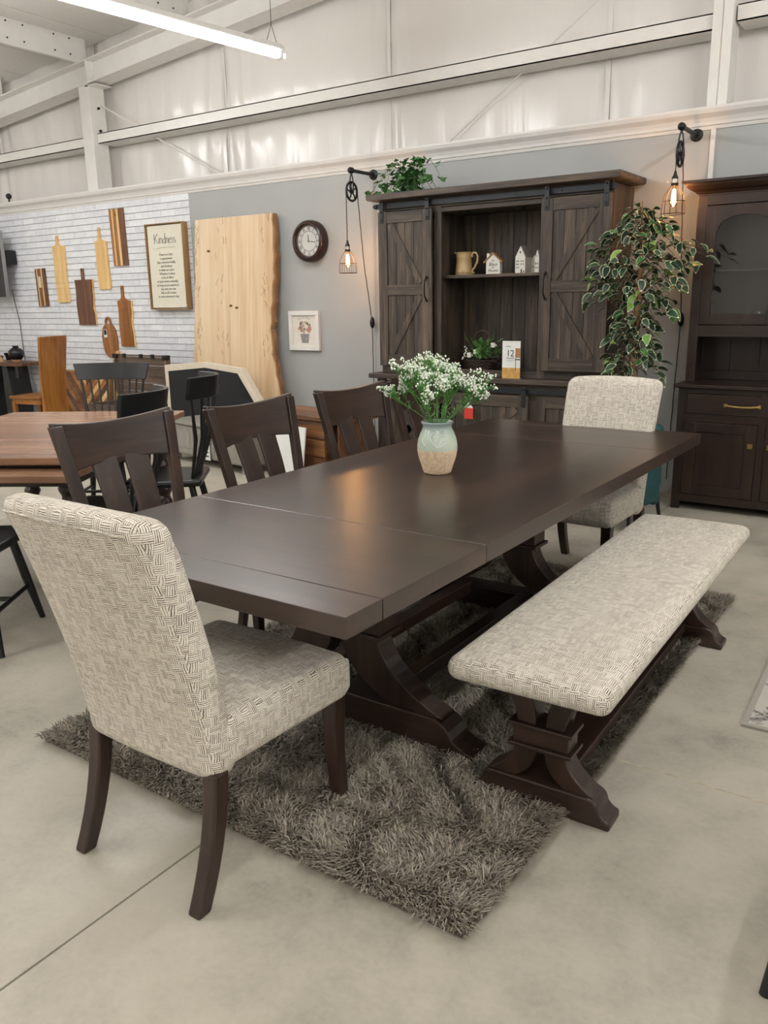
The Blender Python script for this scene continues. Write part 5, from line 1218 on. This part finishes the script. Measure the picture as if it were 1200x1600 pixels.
# low walnut chest and white board
WN = {a: wood('walnut', a) for a in 'xyz'}
t = thing('walnut_chest', 'low walnut live-edge chest against the grey wall behind the dining chairs', 'chest', (-4.36, 5.40, 0), R(-9))
MB().prism([(-.50, -.22), (-.2, -.235), (.1, -.225), (.48, -.23), (.48, .22), (-.50, .22)], 'xy', .515, .55).build('chest_top', WN['x'], t, bevel=.004)
MB().box(-.46, .285, -.19, .20, .06, .515).box(.425, .44, -.19, .20, .06, .515).box(.285, .425, .185, .20, .06, .515).box(.285, .425, -.19, .185, .06, .075).box(.285, .425, -.19, .185, .50, .515).build('body', WN['x'], t)
for k in range(3): d = MB().box(-.45, .28, -.204, -.19, .075 + k * .146, .213 + k * .146).build('drawer_front', WN['x'], t, bevel=.003)
MB().box(-.46, .44, -.17, .18, 0, .06).build('plinth', BLACKP, t)
t = thing('white_board', 'blank white board leaning against the low walnut chest', 'board', (-4.44, 5.06, 0), R(-9)); t.rotation_euler = (R(-8), 0, R(-9)); MB().box(-.18, .18, -.006, .006, 0, .47).build('sheet', PAPER, t); MB().box(-.16, .16, .006, .012, .2, .23).build('back_strip', PAPER, t)

# teal chair between far end chair and hutch
TEAL = plain('teal_velvet', srgb('#1a4447'), .75, noise=.2, nscale=12)
t = thing('teal_chair', 'dark teal velvet chair on black legs beside the drawer buffet', 'chair', (-1.72, 5.22, 0), R(-12))
def wrap(x, y, z): return (x, y + .10 * (1 - (x / .27) ** 2) * (1 if y > 0 else .9), z)
MB().rbox(-.24, .24, .10, .19, .14, .66, .035, 8, lambda x, y, z: (x, y - .45 * x * x * 3, z), res=(12, 2, 8)).build('backrest', TEAL, t, smooth=True, sharp=180); MB().rbox(-.24, .24, -.26, .14, .24, .42, .05, 8, res=(8, 8, 4)).build('seat', TEAL, t, smooth=True, sharp=180)
MB().rbox(.165, .245, -.20, .10, .16, .60, .03, 6, res=(2, 8, 8)).build('arm', TEAL, t, smooth=True, sharp=180); MB().rbox(-.245, -.165, -.20, .10, .16, .60, .03, 6, res=(2, 8, 8)).build('arm', TEAL, t, smooth=True, sharp=180)
for sx_ in (-1, 1):
    for sy in (-1, 1): MB().tube([(sx_ * .17, sy * .16, .26), (sx_ * .20, sy * .20, 0)], [.018, .010], 8).build('leg', BLACKP, t, smooth=True)

# marbled mat beyond the bench
m, nt, b = newmat('marbled_mat'); v = objcoord(nt, (1, 1, 1)); n1 = N(nt, 'ShaderNodeTexNoise', i_Scale=2.2, i_Detail=6.0, i_Distortion=1.2); nt.links.new(v, n1.inputs['Vector'])
ln = math_(nt, 'ABSOLUTE', math_(nt, 'SUBTRACT', n1.outputs[0], .5)); nt.links.new(ramp(nt, ln, [(0, srgb('#4a4744')), (.012, srgb('#8f8b84')), (.03, srgb('#b5b1a8')), (.2, srgb('#a9a59c'))]), b.inputs['Base Color']); b.inputs['Roughness'].default_value = .9
t = thing('marbled_mat', 'thin pale grey mat with black marbled veins beside the bench', 'rug', (.42, 3.95, 0), R(1.5))
MB().box(-.9, .9, -1.1, 1.1, .001, .007).build('mat_field', m, t, bevel=.002)
hm = MB()
for a, b_, c_, d in ((-.905, -.885, -1.105, 1.105), (.885, .905, -1.105, 1.105)): hm.box(a, b_, c_, d, .001, .009)
hm.box(-.885, .885, -1.105, -1.085, .001, .009).box(-.885, .885, 1.085, 1.105, .001, .009); hm.build('hem', plain('mat_hem', srgb('#9a958b'), .9), t)
